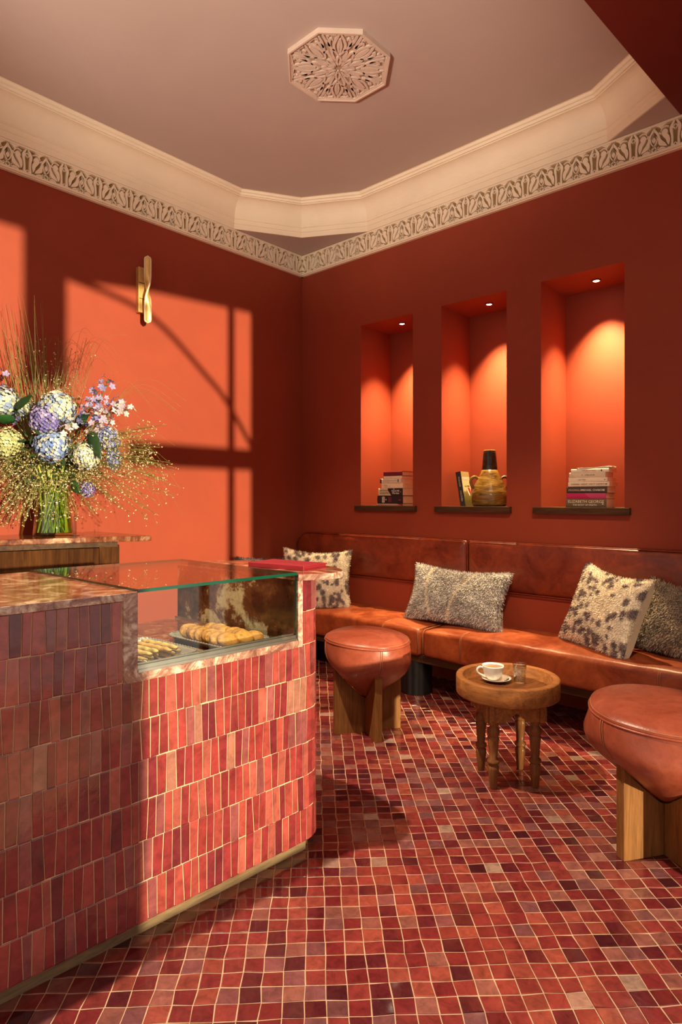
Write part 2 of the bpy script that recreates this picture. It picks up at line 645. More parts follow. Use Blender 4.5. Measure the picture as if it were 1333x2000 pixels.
def sweep(mb, path, prof):
    n = len(path)
    P = [Vector(p) for p in path]
    vs, fs = [], []
    m = len(prof)
    for i in range(n):
        d1 = (P[i] - P[i - 1]).normalized()
        d2 = (P[(i + 1) % n] - P[i]).normalized()
        n1, n2 = Vector((d1.y, -d1.x)), Vector((d2.y, -d2.x))
        bis = (n1 + n2).normalized()
        k = 1.0 / max(0.3, bis.dot(n1))
        for o, z in prof:
            q = P[i] + bis * (o * k)
            vs.append((q.x, q.y, z))
    for i in range(n):
        j = (i + 1) % n
        for q in range(m - 1):
            fs.append((i * m + q, j * m + q, j * m + q + 1, i * m + q + 1))
    mb.add(vs, fs)


cove = MB()
prof = [(-0.012, 3.152), (0.0, 3.150), (0.0, 3.186), (0.006, 3.188), (0.006, 3.192), (0.002, 3.194), (0.004, 3.218), (0.010, 3.220), (0.010, 3.224), (0.006, 3.226)]
for k in range(0, 13):
    t = k / 12 * PI / 2
    prof.append((0.008 + 0.094 * (1 - math.cos(t)), 3.228 + 0.118 * math.sin(t)))
prof += [(0.102, 3.352), (0.112, 3.352), (0.114, 3.366), (0.124, 3.368), (0.126, 3.384), (0.146, 3.386), (0.146, 3.39)]
sweep(cove, oct_, prof)
cv = cove.build('trim_2', M['cream'], kind='structure')
del cv['kind']
cv['kind'] = 'structure'

# dropped soffit on the right, over the camera
mb = MB()
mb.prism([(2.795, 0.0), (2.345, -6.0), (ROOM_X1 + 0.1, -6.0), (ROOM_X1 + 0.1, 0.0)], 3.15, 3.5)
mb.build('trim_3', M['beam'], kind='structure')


# frieze: border mouldings, ground and carved motifs
def ribbon(mb, pts, ws, F, hgt=0.007, n=5):
    pts = [Vector((p[0], p[1], w)) for p, w in zip(pts, ws)]
    sp = smooth_path(pts, n)
    L, Rr = [], []
    for i, p in enumerate(sp):
        t = sp[min(i + 1, len(sp) - 1)] - sp[max(i - 1, 0)]
        t = Vector((t.x, t.y))
        t = t.normalized() if t.length > 1e-9 else Vector((1, 0))
        nn = Vector((-t.y, t.x)) * (p.z / 2)
        L.append((p.x + nn.x, p.y + nn.y))
        Rr.append((p.x - nn.x, p.y - nn.y))
    m = len(sp)
    vs = [F(a, b, hgt) for a, b in L] + [F(a, b, hgt) for a, b in Rr] + [F(a, b, 0) for a, b in L] + [F(a, b, 0) for a, b in Rr]
    fs = []
    for i in range(m - 1):
        fs += [(i, i + 1, m + i + 1, m + i), (i, 2 * m + i, 2 * m + i + 1, i + 1), (m + i, m + i + 1, 3 * m + i + 1, 3 * m + i)]
    fs += [(0, m, 3 * m, 2 * m), (m - 1, 3 * m - 1, 4 * m - 1, 2 * m - 1)]
    mb.add(vs, fs)


MOTIF = [
    ([(.030, .122), (.049, .1290), (.063, .122), (.070, .106)], [.005, .006, .006, .003]),
    ([(.099, .112), (.0885, .090), (.0865, .072), (.092, .056), (.1035, .042)], [.003, .0045, .005, .005, .005]),
    ([(.1025, .090), (.0975, .074), (.1025, .058)], [.002, .009, .002]),
    ([(.024, .014), (.050, .012), (.078, .018), (.1035, .040)], [.007, .006, .006, .005]),
    ([(.1025, .010), (.091, .022), (.080, .034)], [.007, .006, .004]),
    ([(.002, .100), (.010, .110), (.002, .122)], [.005, .005, .005]),
    ([(.0, .010), (.008, .018), (.0, .030)], [.008, .007, .003]),
    ([(.066, .096), (.0735, .1005), (.078, .108)], [.005, .007, .004]),
]
BLOBS = [
    [(.011, .012), (.022, .014), (.0195, .045), (.022, .075), (.027, .100), (.0245, .118), (.010, .141), (.003, .141), (.010, .120), (.013, .098), (.0105, .060)],
    [(.033, .028), (.0275, .040), (.0255, .056), (.029, .075), (.038, .089), (.0345, .100), (.041, .112), (.053, .1150), (.0625, .108), (.0645, .094), (.057, .077), (.046, .062), (.041, .045)],
    [(.040, .026), (.050, .046), (.062, .060), (.072, .078), (.0765, .096), (.085, .112), (.0955, .128), (.1005, .138), (.1015, .118), (.0955, .100), (.0865, .085), (.0825, .066), (.080, .046), (.066, .034)],
    [(.043, .144), (.058, .133), (.067, .1225), (.076, .132), (.090, .144)],
    [(.044, .0145), (.056, .0255), (.072, .0285), (.0785, .0225), (.062, .0180)],
]


def blob(mb, pts, F, hgt=0.007):
    n = len(pts)
    P = [Vector((p[0], p[1], 0)) for p in pts]
    out = []
    for i in range(n):
        p0, p1, p2, p3 = P[i - 1], P[i], P[(i + 1) % n], P[(i + 2) % n]
        for k in range(3):
            t = k / 3
            out.append(0.5 * ((2 * p1) + (p2 - p0) * t + (2 * p0 - 5 * p1 + 4 * p2 - p3) * t * t + (3 * p1 - p0 - 3 * p2 + p3) * t ** 3))
    m = len(out)
    vs = [F(p.x, p.y, hgt) for p in out] + [F(p.x, p.y, 0) for p in out]
    mb.add(vs, [list(range(m))] + [(i, m + i, m + (i + 1) % m, (i + 1) % m) for i in range(m)])


FZ0, FZ1 = 2.995, 3.150
PER = 0.205


def frieze(name, F, u0, u1):
    """F(u, v, out) -> world; u along the wall, v height above the frieze foot"""
    mb = MB()

    def slab(v0, v1, o0, o1):
        mb.add([F(u0, v0, o0), F(u1, v0, o0), F(u1, v1, o0), F(u0, v1, o0), F(u0, v0, o1), F(u1, v0, o1), F(u1, v1, o1), F(u0, v1, o1)],
               [(0, 3, 2, 1), (4, 5, 6, 7), (0, 1, 5, 4), (1, 2, 6, 5), (2, 3, 7, 6), (3, 0, 4, 7)])
    slab(0.0, 0.012, 0.0, 0.032)
    slab(-0.006, 0.0, 0.0, 0.022)
    slab(0.143, 0.1545, 0.0, 0.032)
    root = mb.build(name, M['cream'], kind='structure')
    mb = MB()
    g = mb
    mb.add([F(u0, 0.005, 0.0), F(u1, 0.005, 0.0), F(u1, 0.15, 0.0), F(u0, 0.15, 0.0), F(u0, 0.005, 0.012), F(u1, 0.005, 0.012), F(u1, 0.15, 0.012), F(u0, 0.15, 0.012)],
           [(0, 3, 2, 1), (4, 5, 6, 7), (0, 1, 5, 4), (1, 2, 6, 5), (2, 3, 7, 6), (3, 0, 4, 7)])
    mb.build('frieze_ground', M['recess'], parent=root)
    k = 0
    u = u0
    while u < u1 - 0.02:
        mb = MB()
        for sgn in (1, -1):
            for pts, ws in MOTIF:
                cx = u + PER / 2

                def G(a, b, o, sgn=sgn, cx=cx):
                    return F(cx + sgn * a * (PER / 2) / 0.1025, b, 0.012 + o * 2.3)
                ribbon(mb, [(p[0], p[1]) for p in pts], ws, G)
            for bp in BLOBS:
                blob(mb, bp, G)
        mb.build('carved_motif', M['cream'], parent=root)
        u += PER
        k += 1
    return root


frieze('trim_4', lambda u, v, o: (o, -u, FZ0 + v), 0.0, 2.665)
frieze('trim_5', lambda u, v, o: (u, -o, FZ0 + v), 0.0, 2.87)

# ceiling medallion
CZ = 3.385
MC = (1.52, -1.222)
med = thing('ceiling_medallion', 'octagonal carved plaster medallion in the middle of the ceiling', 'medallion', (MC[0], MC[1], CZ - 0.03))
RO = 0.272
mb = MB()
a0 = PI / 8
for r0, r1, z0, z1 in ((RO, RO - 0.009, 0.0, 0.024), (RO - 0.009, RO - 0.018, 0.0, 0.019)):
    vs = []
    for i in range(8):
        a = a0 + i * PI / 4
        for r, z in ((r0, z0), (r0, z1), (r1, z1), (r1, z0)):
            vs.append((MC[0] + r * math.cos(a), MC[1] + r * math.sin(a), CZ - z))
    fs = []
    for i in range(8):
        j = (i + 1) % 8
        for q in range(4):
            fs.append((i * 4 + q, j * 4 + q, j * 4 + (q + 1) % 4, i * 4 + (q + 1) % 4))
    mb.add(vs, fs)
mb.build('rim', M['medal'], parent=med)
mb = MB()
mb.prism([(MC[0] + (RO - 0.01) * math.cos(a0 + i * PI / 4), MC[1] + (RO - 0.01) * math.sin(a0 + i * PI / 4)) for i in range(8)], CZ - 0.008, CZ)
mb.build('ground', M['recess2'], parent=med)
MED = [
    ([(0.0, .020), (.012, .045), (.008, .070), (0.0, .082)], [.006, .012, .010, .004]),
    ([(0.0, .088), (.024, .120), (.030, .160), (.016, .200), (0.0, .235)], [.006, .012, .013, .012, .006]),
    ([(0.004, .110), (.008, .150), (.003, .195)], [.006, .013, .005]),
    ([(.018, .050), (.032, .085), (.040, .110), (.034, .128), (.024, .122)], [.006, .012, .012, .009, .005]),
    ([(.034, .128), (.052, .150), (.056, .180), (.046, .196), (.036, .186)], [.007, .013, .014, .010, .006]),
    ([(.050, .150), (.072, .180), (.090, .218)], [.008, .014, .008]),
    ([(.020, .220), (.046, .224), (.072, .226), (.092, .226)], [.010, .012, .012, .008]),
    ([(.062, .196), (.068, .210), (.056, .214)], [.006, .010, .006]),
]
for k in range(8):
    mb = MB()
    ang = k * PI / 4
    for sgn in (1, -1):
        def G(a, b, o, sgn=sgn, ang=ang):
            s = 1.04
            x, y = sgn * a * 0.92, b * s
            return (MC[0] + x * math.cos(ang) - y * math.sin(ang), MC[1] + x * math.sin(ang) + y * math.cos(ang), CZ - 0.008 - o)
        for pts, ws in MED:
            ribbon(mb, pts, [w * 1.12 for w in ws], G, 0.009, 4)
    mb.build('carved_motif', M['medal'], parent=med)

# the window front on the right, outside the picture: it shapes the sunlight
XW = ROOM_X1
mb = MB()


def wbox(y0, y1, z0, z1, t=0.05):
    mb.box(XW, XW + t, y0, y1, z0, z1)


DY, DZ = -SUN_SLOPE_Y * XW, SUN_SLOPE_Z * XW
wbox(-0.539 + DY, 0.5, 0, 3.5)
wbox(-0.752 + DY, -0.692 + DY, 0, 3.1)
wbox(-1.95, -0.539 + DY, 1.41 + DZ, 1.565 + DZ)
wbox(-2.166 + DY, -1.923 + DY, 1.84 + DZ, 3.2)
wbox(-3.7, -2.87, 0.235, 3.5)
wbox(-3.7, -1.99, 0.205, 0.235)
wbox(-6.0, -5.6, 0.0, 3.5)
wbox(-2.9, -2.166 + DY, 2.70 + DZ, 3.5)
arcp = [(-2.0, 2.475), (-1.35, 2.547), (-0.775, 2.577), (-0.50, 2.59)]
for (ya, za), (yb, zb) in zip(arcp[:-1], arcp[1:]):
    v = [(ya + DY, za + DZ), (yb + DY, zb + DZ), (yb + DY, 3.5), (ya + DY, 3.5)]
    mb.add([(XW, y, z) for y, z in v] + [(XW + 0.05, y, z) for y, z in v], [(0, 1, 2, 3), (7, 6, 5, 4), (0, 4, 5, 1), (1, 5, 6, 2), (2, 6, 7, 3), (3, 7, 4, 0)])
bar = smooth_path([(XW + 0.025, y + DY, z + DZ) for y, z in ((-1.93, 2.50), (-1.534, 2.439), (-1.277, 2.329), (-0.952, 2.071), (-0.775, 1.913), (-0.563, 1.632), (-0.53, 1.57))], 5)
mb.tube(bar, 0.022, 6)
mb.build('window_1', M['red'], kind='structure')

# ------------------------------------------------------------------ niche shelves and lamps
NAMES = ['left', 'middle', 'right']
WARM = (1.0, 0.74, 0.38)
M['lampon'] = emit('lamp_lens', (1.0, 0.86, 0.62), 25.0)
for i, (x0, x1) in enumerate(NX):
    mb = MB()
    mb.box(x0 - 0.04, x1 + 0.035, -0.03, 0.0, 1.108, NZ0)
    mb.box(x0, x1, -0.001, ND - 0.002, NZ0 - 0.028, NZ0)
    o = mb.build('niche_shelf', M['darkwood_x'], loc=(x0, 0, 1.108), bevel=0.002)
    tag(o, 'dark wooden ledge at the foot of the %s wall niche' % NAMES[i], 'shelf', 'ledges of the wall niches')
    lx, ly = [(0.895, 0.15), (1.599, 0.165), (2.288, 0.19)][i]
    t = thing('recessed_spotlight', 'small lit spotlight in the top of the %s niche' % NAMES[i], 'light', (lx, ly, NZ1 - 0.012), 'niche spotlights')
    mb = MB()
    mb.lathe([(0.020, -0.008), (0.024, -0.008), (0.027, -0.003), (0.027, 0.0), (0.020, 0.0)], 24, (lx, ly, NZ1), cap=False)
    mb.build('trim_ring', M['beam'], parent=t)
    mb = MB()
    mb.lathe([(0.0, -0.006), (0.014, -0.007), (0.0195, -0.004), (0.0195, -0.002), (0.0, -0.002)], 20, (lx, ly, NZ1))
    mb.build('lens', M['lampon'], parent=t)
    spot('niche_spot', (lx, ly, NZ1 - 0.014), (lx + 0.02, ly + 0.06, NZ1 - 1.0), 250, 80, 1.0, WARM, 0.012)

# ------------------------------------------------------------------ wall sconce
SY, SZ = -1.433, 2.527
t = thing('wall_sconce', 'slim brass wall lamp with a twisted pale bar on the red wall', 'lamp', (0.0, SY, SZ - 0.15))
mb = MB()
mb.box(0.0, 0.034, SY - 0.045, SY + 0.030, 2.383, 2.672)
mb.build('back_plate', M['brass'], parent=t, bevel=0.002)
mb = MB()
mb.box(0.034, 0.036, SY - 0.043, SY + 0.028, 2.470, 2.473)
mb.box(0.034, 0.036, SY - 0.043, SY + 0.028, 2.570, 2.573)
mb.build('plate_groove', M['darkwood'], parent=t)


def twist_bar(wx, th, inset):
    mb = MB()
    n = 44
    rings = []
    for i in range(n + 1):
        s = i / n
        z = 2.312 + inset + (0.431 - 2 * inset) * s
        ang = PI * max(0, min(1, (s - 0.24) / 0.5))
        ang = ang - 0.35 * math.sin(2 * ang) / 2
        e = min(s, 1 - s) * 0.431
        w = wx * (1 if e > wx else math.sqrt(max(0.0004, 1 - ((wx - e) / wx) ** 2)))
        ring = []
        for k in range(12):
            b = 2 * PI * k / 12
            px = th * math.copysign(abs(math.sin(b)) ** 0.6, math.sin(b))
            py = w * math.copysign(abs(math.cos(b)) ** 0.6, math.cos(b))
            # the flat of the bar looks along (cos, sin) of 45 degrees at the ends
            a = ang + R_(-30)
            ring.append((0.066 + px * math.cos(a) - py * math.sin(a), SY + px * math.sin(a) + py * math.cos(a), z))
        rings.append(ring)
    vs = [p for r in rings for p in r]
    fs = [(i * 12 + k, i * 12 + (k + 1) % 12, (i + 1) * 12 + (k + 1) % 12, (i + 1) * 12 + k) for i in range(n) for k in range(12)]
    fs += [list(range(12))[::-1], [n * 12 + k for k in range(12)]]
    mb.add(vs, fs, True)
    return mb


b_ = twist_bar(0.0235, 0.0065, 0.0).build('twisted_bar', M['alabaster'], parent=t)
twist_bar(0.0175, 0.0082, 0.008).build('inlay', M['brass'], parent=b_)
mb = MB()
for z in (2.45, 2.60):
    mb.tube([(0.03, SY, z), (0.062, SY, z)], 0.006, 10)
mb.build('bracket', M['brass'], parent=t)

# ------------------------------------------------------------------ banquette sofa
def block(mb, x0, x1, y0, y1, z0, z1, r=0.03, crown=0.0, wob=0.0, seed=0, nx=30, ny=8, nz=5):
    """soft upholstered block: rounded box with a crowned, slightly uneven top"""
    cx, cy, cz = (x0 + x1) / 2, (y0 + y1) / 2, (z0 + z1) / 2
    hx, hy, hz = (x1 - x0) / 2, (y1 - y0) / 2, (z1 - z0) / 2

    def axis(n, h):
        u = [-h, -h + r * 0.3, -h + r * 0.65, -h + r]
        m = [-h + r + (2 * h - 2 * r) * k / n for k in range(1, n)]
        return u + m + [h - r, h - r * 0.65, h - r * 0.3, h]
    ax, ay, az = axis(nx, hx), axis(ny, hy), axis(nz, hz)

    def rnd(p):
        q = Vector((max(-hx + r, min(hx - r, p.x)), max(-hy + r, min(hy - r, p.y)), max(-hz + r, min(hz - r, p.z))))
        d = p - q
        if d.length > 1e-9:
            d = d.normalized() * r
        o = q + d
        u, v = o.x / hx, o.y / hy
        k = max(0, (o.z / hz))
        o.z += crown * k * (1 - u ** 6) * (1 - v * v * 0.8)
        if wob:
            w = mnoise.noise(Vector((o.x * 3.1 + seed, o.y * 9, o.z * 8))) * 0.6 + mnoise.noise(Vector((o.x * 11 + seed, o.y * 6, o.z * 5))) * 0.4
            o += (d.normalized() if d.length > 1e-9 else Vector((0, 0, 0))) * w * wob
            if k > 0.8:
                o.z += w * wob
        return (cx + o.x, cy + o.y, cz + o.z)

    def face(A, B, fn):
        n, m = len(A), len(B)
        vs = [rnd(Vector(fn(a, b))) for a in A for b in B]
        mb.add(vs, [(i * m + j, (i + 1) * m + j, (i + 1) * m + j + 1, i * m + j + 1) for i in range(n - 1) for j in range(m - 1)], True)
    face(ax, ay, lambda a, b: (a, b, hz))
    face(ay, ax, lambda a, b: (b, a, -hz))
    face(ax, az, lambda a, b: (a, hy, b))
    face(az, ax, lambda a, b: (b, -hy, a))
    face(ay, az, lambda a, b: (-hx, a, b))
    face(az, ay, lambda a, b: (hx, b, a))


def weld(o, d=0.0006):
    bm = bmesh.new()
    bm.from_mesh(o.data)
    bmesh.ops.remove_doubles(bm, verts=bm.verts, dist=d)
    bmesh.ops.recalc_face_normals(bm, faces=bm.faces)
    bm.to_mesh(o.data)
    bm.free()
    return o


SF = -0.46
sofa = thing('banquette', 'long cognac leather banquette along the red wall under the niches', 'sofa', (1.7, -0.23, 0))
SX1 = 3.5
for (x0, x1, seed, seams) in ((0.5, 1.482, 1, (1.20,)), (1.496, SX1, 5, (1.765, 2.81))):
    mb = MB()
    block(mb, x0 if x0 > 0.6 else 0.02, x1, SF, -0.006, 0.250, 0.412, 0.028, 0.020, 0.007, seed, 46, 10, 5)
    s_ = weld(mb.build('seat_cushion', M['leather'], parent=sofa))
    mb = MB()
    for sx in seams:
        for o_ in (-0.004, 0.004):
            mb.tube([(sx + o_, SF - 0.0045, 0.262), (sx + o_, SF - 0.0045, 0.385), (sx + o_, SF + 0.006, 0.405), (sx + o_, SF + 0.03, 0.418), (sx + o_ + 0.01, SF + 0.08, 0.426)], 0.0018, 5)
    for ex in (x0 if x0 > 0.6 else None, x1):
        if ex is None:
            continue
        q = 0.012 if ex == x0 else -0.012
        mb.tube([(ex + q, SF - 0.003, 0.265), (ex + q, SF - 0.003, 0.395), (ex + q, SF + 0.018, 0.414), (ex + q, -0.1, 0.416)], 0.0025, 5)
    mb.build('seam', M['stitch'], parent=s_)
# short return of the seat along the left wall
mb = MB()
block(mb, 0.02, 0.48, -1.15, SF - 0.006, 0.250, 0.412, 0.028, 0.018, 0.006, 9, 10, 16, 5)
weld(mb.build('seat_cushion', M['leather'], parent=sofa))

for (x0, x1, rl, seed) in ((0.012, 1.575, 0.13, 2), (1.582, SX1, 0.02, 7)):
    mb = MB()
    # outline in x-z with a big round corner at the far left end
    z0, z1 = 0.628, 0.934
    pts = []
    for k in range(9):
        a = PI - k / 8 * PI / 2
        pts.append((x0 + rl + rl * math.cos(a), z1 - rl + rl * math.sin(a)))
    nseg = 26
    pts += [(x0 + rl + (x1 - x0 - rl - 0.02) * k / nseg, z1) for k in range(1, nseg)]
    for k in range(4):
        a = PI / 2 - k / 3 * PI / 2
        pts.append((x1 - 0.02 + 0.02 * math.cos(a), z1 - 0.02 + 0.02 * math.sin(a)))
    for k in range(4):
        a = -k / 3 * PI / 2
        pts.append((x1 - 0.02 + 0.02 * math.cos(a), z0 + 0.02 + 0.02 * math.sin(a)))
    pts += [(x1 - 0.02 - (x1 - x0 - 0.04) * k / nseg, z0) for k in range(1, nseg)]
    for k in range(4):
        a = -PI / 2 - k / 3 * PI / 2
        pts.append((x0 + 0.02 + 0.02 * math.cos(a), z0 + 0.02 + 0.02 * math.sin(a)))
    cx, cz = (x0 + x1) / 2, (z0 + z1) / 2

    def inset(p, d):
        return (cx + (p[0] - cx) * (1 - d / ((x1 - x0) / 2)), cz + (p[1] - cz) * (1 - d / ((z1 - z0) / 2)))
    loops = [(0.0, 0.0), (-0.055, 0.0), (-0.075, 0.006), (-0.086, 0.018), (-0.091, 0.045), (-0.094, 0.09), (-0.095, 0.14)]
    vs, fs = [], []
    m = len(pts)
    for y, d in loops:
        for p in pts:
            q = inset(p, d)
            w = mnoise.noise(Vector((q[0] * 4 + seed, q[1] * 7, 0))) * 0.004 if y < -0.08 else 0
            vs.append((q[0], y + w, q[1]))
    for i in range(len(loops) - 1):
        for k in range(m):
            l = (k + 1) % m
            fs.append((i * m + k, i * m + l, (i + 1) * m + l, (i + 1) * m + k))
    fs.append([(len(loops) - 1) * m + k for k in range(m)])
    mb.add(vs, fs, True)
    bc = mb.build('back_cushion', M['leather3'], parent=sofa)
    mb = MB()
    for d, y in ((0.003, -0.082),):
        mb.tube([(inset(p, d)[0], y, inset(p, d)[1]) for p in pts], 0.0035, 6, closed=True)
    mb.build('piping', M['leather3'], parent=bc)
mb = MB()
mb.box(0.03, SX1, -0.066, 0.0, 0.405, 0.632)
mb.build('back_panel', M['red'], parent=sofa)
mb = MB()
mb.box(0.02, SX1, SF + 0.03, -0.01, 0.205, 0.252)
mb.box(0.02, 0.44, -1.12, SF + 0.03, 0.205, 0.252)
mb.build('base_rail', M['darkwood_x'], parent=sofa, bevel=0.003)
for lx, ly in ((0.30, -0.25), (1.375, -0.345), (2.55, -0.20), (3.3, -0.25), (0.25, -0.95)):
    mb = MB()
    mb.lathe([(0.0, 0.0), (0.104, 0.0), (0.104, 0.004), (0.100, 0.010), (0.100, 0.206), (0.0, 0.206)], 40, (lx, ly, 0))
    mb.build('leg', M['blackmetal'], parent=sofa, bevel=0.001)


# ------------------------------------------------------------------ cushions
def cushion(name, label, w, h, T, center, yaw, tilt, roll, colfn, furlen, nstr, seed, cat='cushion', back=None, ear=0.10, group='cushions on the banquette', wid=0.0016):
    """w, h: size; local x right, y up, z out of the face; tilt leans it back"""
    rg = random.Random(seed)
    # yaw: rotation about z of a cushion that faces -Y
    Mx = Matrix.Translation(center) @ Matrix.Rotation(yaw, 4, 'Z') @ Matrix.Rotation(PI / 2 - tilt, 4, 'X') @ Matrix.Rotation(roll, 4, 'Z')

    def surf(u, v, side):
        k = max(0.0, (1 - u * u)) * max(0.0, (1 - v * v))
        x = w / 2 * u * (1 - ear * (1 - v * v))
        y = h / 2 * v * (1 - ear * 1.3 * (1 - u * u) * (1.35 if v > 0 else 0.7))
        z = T * (k ** 0.42) * side
        z += 0.006 * mnoise.noise(Vector((u * 2.2 + seed, v * 2.2, side)))
        return Vector((x, y, z * 1.0))
    t = thing(name, label, cat, Mx @ Vector((0, -h / 2, 0)), group)
    mb = MB()
    mb.M = Mx
    n = 44
    for side in (1, -1):
        vs = []
        b0 = len(mb.v)
        for i in range(n + 1):
            for j in range(n + 1):
                u, v = -1 + 2 * i / n, -1 + 2 * j / n
                mb.col = colfn(u, v, rg, side) if not (back and side < 0) else back
                mb.add([surf(u, v, side)], [])
        fs = [(b0 + i * (n + 1) + j, b0 + (i + 1) * (n + 1) + j, b0 + (i + 1) * (n + 1) + j + 1, b0 + i * (n + 1) + j + 1) for i in range(n) for j in range(n)]
        for f in fs:
            mb.f.append(list(f) if side > 0 else list(f)[::-1])
            mb.s.append(True)
    cov = mb.build('cover', M['fur'], parent=t, recalc=False)
    weld(cov)
    fur = MB()
    fur.M = Mx
    vs, fs = [], []
    for k in range(nstr):
        side = 1 if rg.random() < 0.78 else -1
        if back and side < 0:
            continue
        if rg.random() < 0.16:
            u, v = rg.choice((-1, 1)) * rg.uniform(0.965, 1), rg.uniform(-1, 1)
            if rg.random() < 0.5:
                u, v = v, u
        else:
            u, v = rg.uniform(-0.995, 0.995), rg.uniform(-0.995, 0.995)
        p = surf(u, v, side)
        e = 0.02
        du = surf(min(1, u + e), v, side) - surf(max(-1, u - e), v, side)
        dv = surf(u, min(1, v + e), side) - surf(u, max(-1, v - e), side)
        nn = du.cross(dv) * side
        if nn.length < 1e-9:
            continue
        nn.normalize()
        if max(abs(u), abs(v)) > 0.96:
            nn = (nn * 0.3 + Vector((u if abs(u) > 0.96 else 0, v if abs(v) > 0.96 else 0, 0))).normalized()
        L = furlen * rg.uniform(0.6, 1.35)
        lean = Vector((rg.gauss(0, 0.35), rg.gauss(-0.55, 0.35), rg.gauss(0, 0.2)))
        tip = p + (nn + lean * 0.9).normalized() * L
        mid = p + (nn + lean * 0.25).normalized() * L * 0.5
        sd = (tip - p).cross(nn)
        if sd.length < 1e-7:
            sd = Vector((1, 0, 0))
        sd = sd.normalized() * wid
        c = colfn(u, v, rg, side, True)
        fur.col = c
        fur.add([p - sd, p + sd, mid + sd * 0.8, mid - sd * 0.8, tip], [(0, 1, 2, 3), (3, 2, 4)], True)
    fur.build('fur', M['fur'], parent=cov, recalc=False, kind='stuff')
    if back:
        tb = MB()
        tb.M = Mx
        # plain side panel between front and back
        tb.grid(lambda a, b: tuple(surf(1.0, -1 + 2 * a, 1) + Vector((0.004, 0, 0.012 - 0.05 * b * (1 - (2 * a - 1) ** 4)))), 20, 3)
        tb.build('side_panel', M['linen'], parent=t)
    return t


def leopard(seed, clear):
    rg = random.Random(seed)
    spots = []
    for _ in range(120):
        u, v = rg.uniform(-1, 1), rg.uniform(-1, 1)
        if math.hypot(u - clear[0], v - clear[1]) < clear[2]:
            continue
        spots.append((u, v, rg.uniform(0.035, 0.075), rg.uniform(0.04, 0.12)))

    def fn(u, v, r, side, strand=False):
        jit = 0.02 if strand else 0
        uu, vv = u + r.gauss(0, jit), v + r.gauss(0, jit)
        d = 9
        for a, b, sx, sy in spots:
            d = min(d, ((uu - a) / sx) ** 2 + ((vv - b) / sy) ** 2)
        k = r.uniform(0.82, 1.1)
        if d < 0.8:
            return (0.20 * k, 0.145 * k, 0.145 * k)
        if d < 1.3:
            return (0.46 * k, 0.36 * k, 0.28 * k)
        w = 0.5 + 0.5 * mnoise.noise(Vector((u * 2, v * 2, seed)))
        return (0.90 * k, (0.79 + 0.05 * w) * k, (0.60 + 0.10 * w) * k)
    return fn


def greyfur(base, lines):
    def fn(u, v, r, side, strand=False):
        for (cu, a, b, wd) in lines:
            if abs(u - (cu + a * v + b * v * v)) < wd:
                return (0.80, 0.70, 0.55)
        k = r.choice((0.5, 0.85, 1.2, 1.7, 2.1)) if strand else 0.8
        m = 1 + 0.5 * mnoise.noise(Vector((u * 3, v * 3, 4.0)))
        return tuple(min(0.8, x * k * m) for x in base)
    return fn


cushion('fur_cushion', 'dark grey fur cushion tucked in the corner behind the counter', 0.66, 0.36, 0.075, (0.20, -0.44, 0.600), R_(72), R_(14), 0.0,
        greyfur((0.085, 0.08, 0.085), ((0.1, 0.3, 0.0, 0.035),)), 0.016, 9000, 3)
cushion('fur_cushion', 'cream spotted fur cushion in the corner just behind the red menu', 0.50, 0.44, 0.075, (0.505, -0.345, 0.620), R_(44), R_(14), R_(-2),
        leopard(5, (0.1, 0.35, 0.35)), 0.011, 12000, 4)
cushion('fur_cushion', 'grey fur lumbar cushion with two thin cream stripes behind the round stool', 0.68, 0.355, 0.08, (1.585, -0.215, 0.596), R_(1), R_(20), R_(-1.5),
        greyfur((0.46, 0.42, 0.39), ((-0.58, -0.10, 0.16, 0.026), (0.12, 0.22, 0.06, 0.026))), 0.015, 20000, 5)
cushion('fur_cushion', 'cream and grey spotted fur cushion with plain side leaning at the right', 0.455, 0.45, 0.07, (2.485, -0.235, 0.618), R_(-24), R_(20), R_(-7),
        leopard(9, (0.15, 0.1, 0.38)), 0.010, 15000, 6, back=(0.60, 0.48, 0.33))
cushion('fur_cushion', 'brown grey fur cushion half hidden behind the spotted one at the picture edge', 0.52, 0.36, 0.08, (2.90, -0.19, 0.590), R_(-6), R_(18), R_(-8),
        greyfur((0.32, 0.25, 0.18), ()), 0.016, 11000, 7)


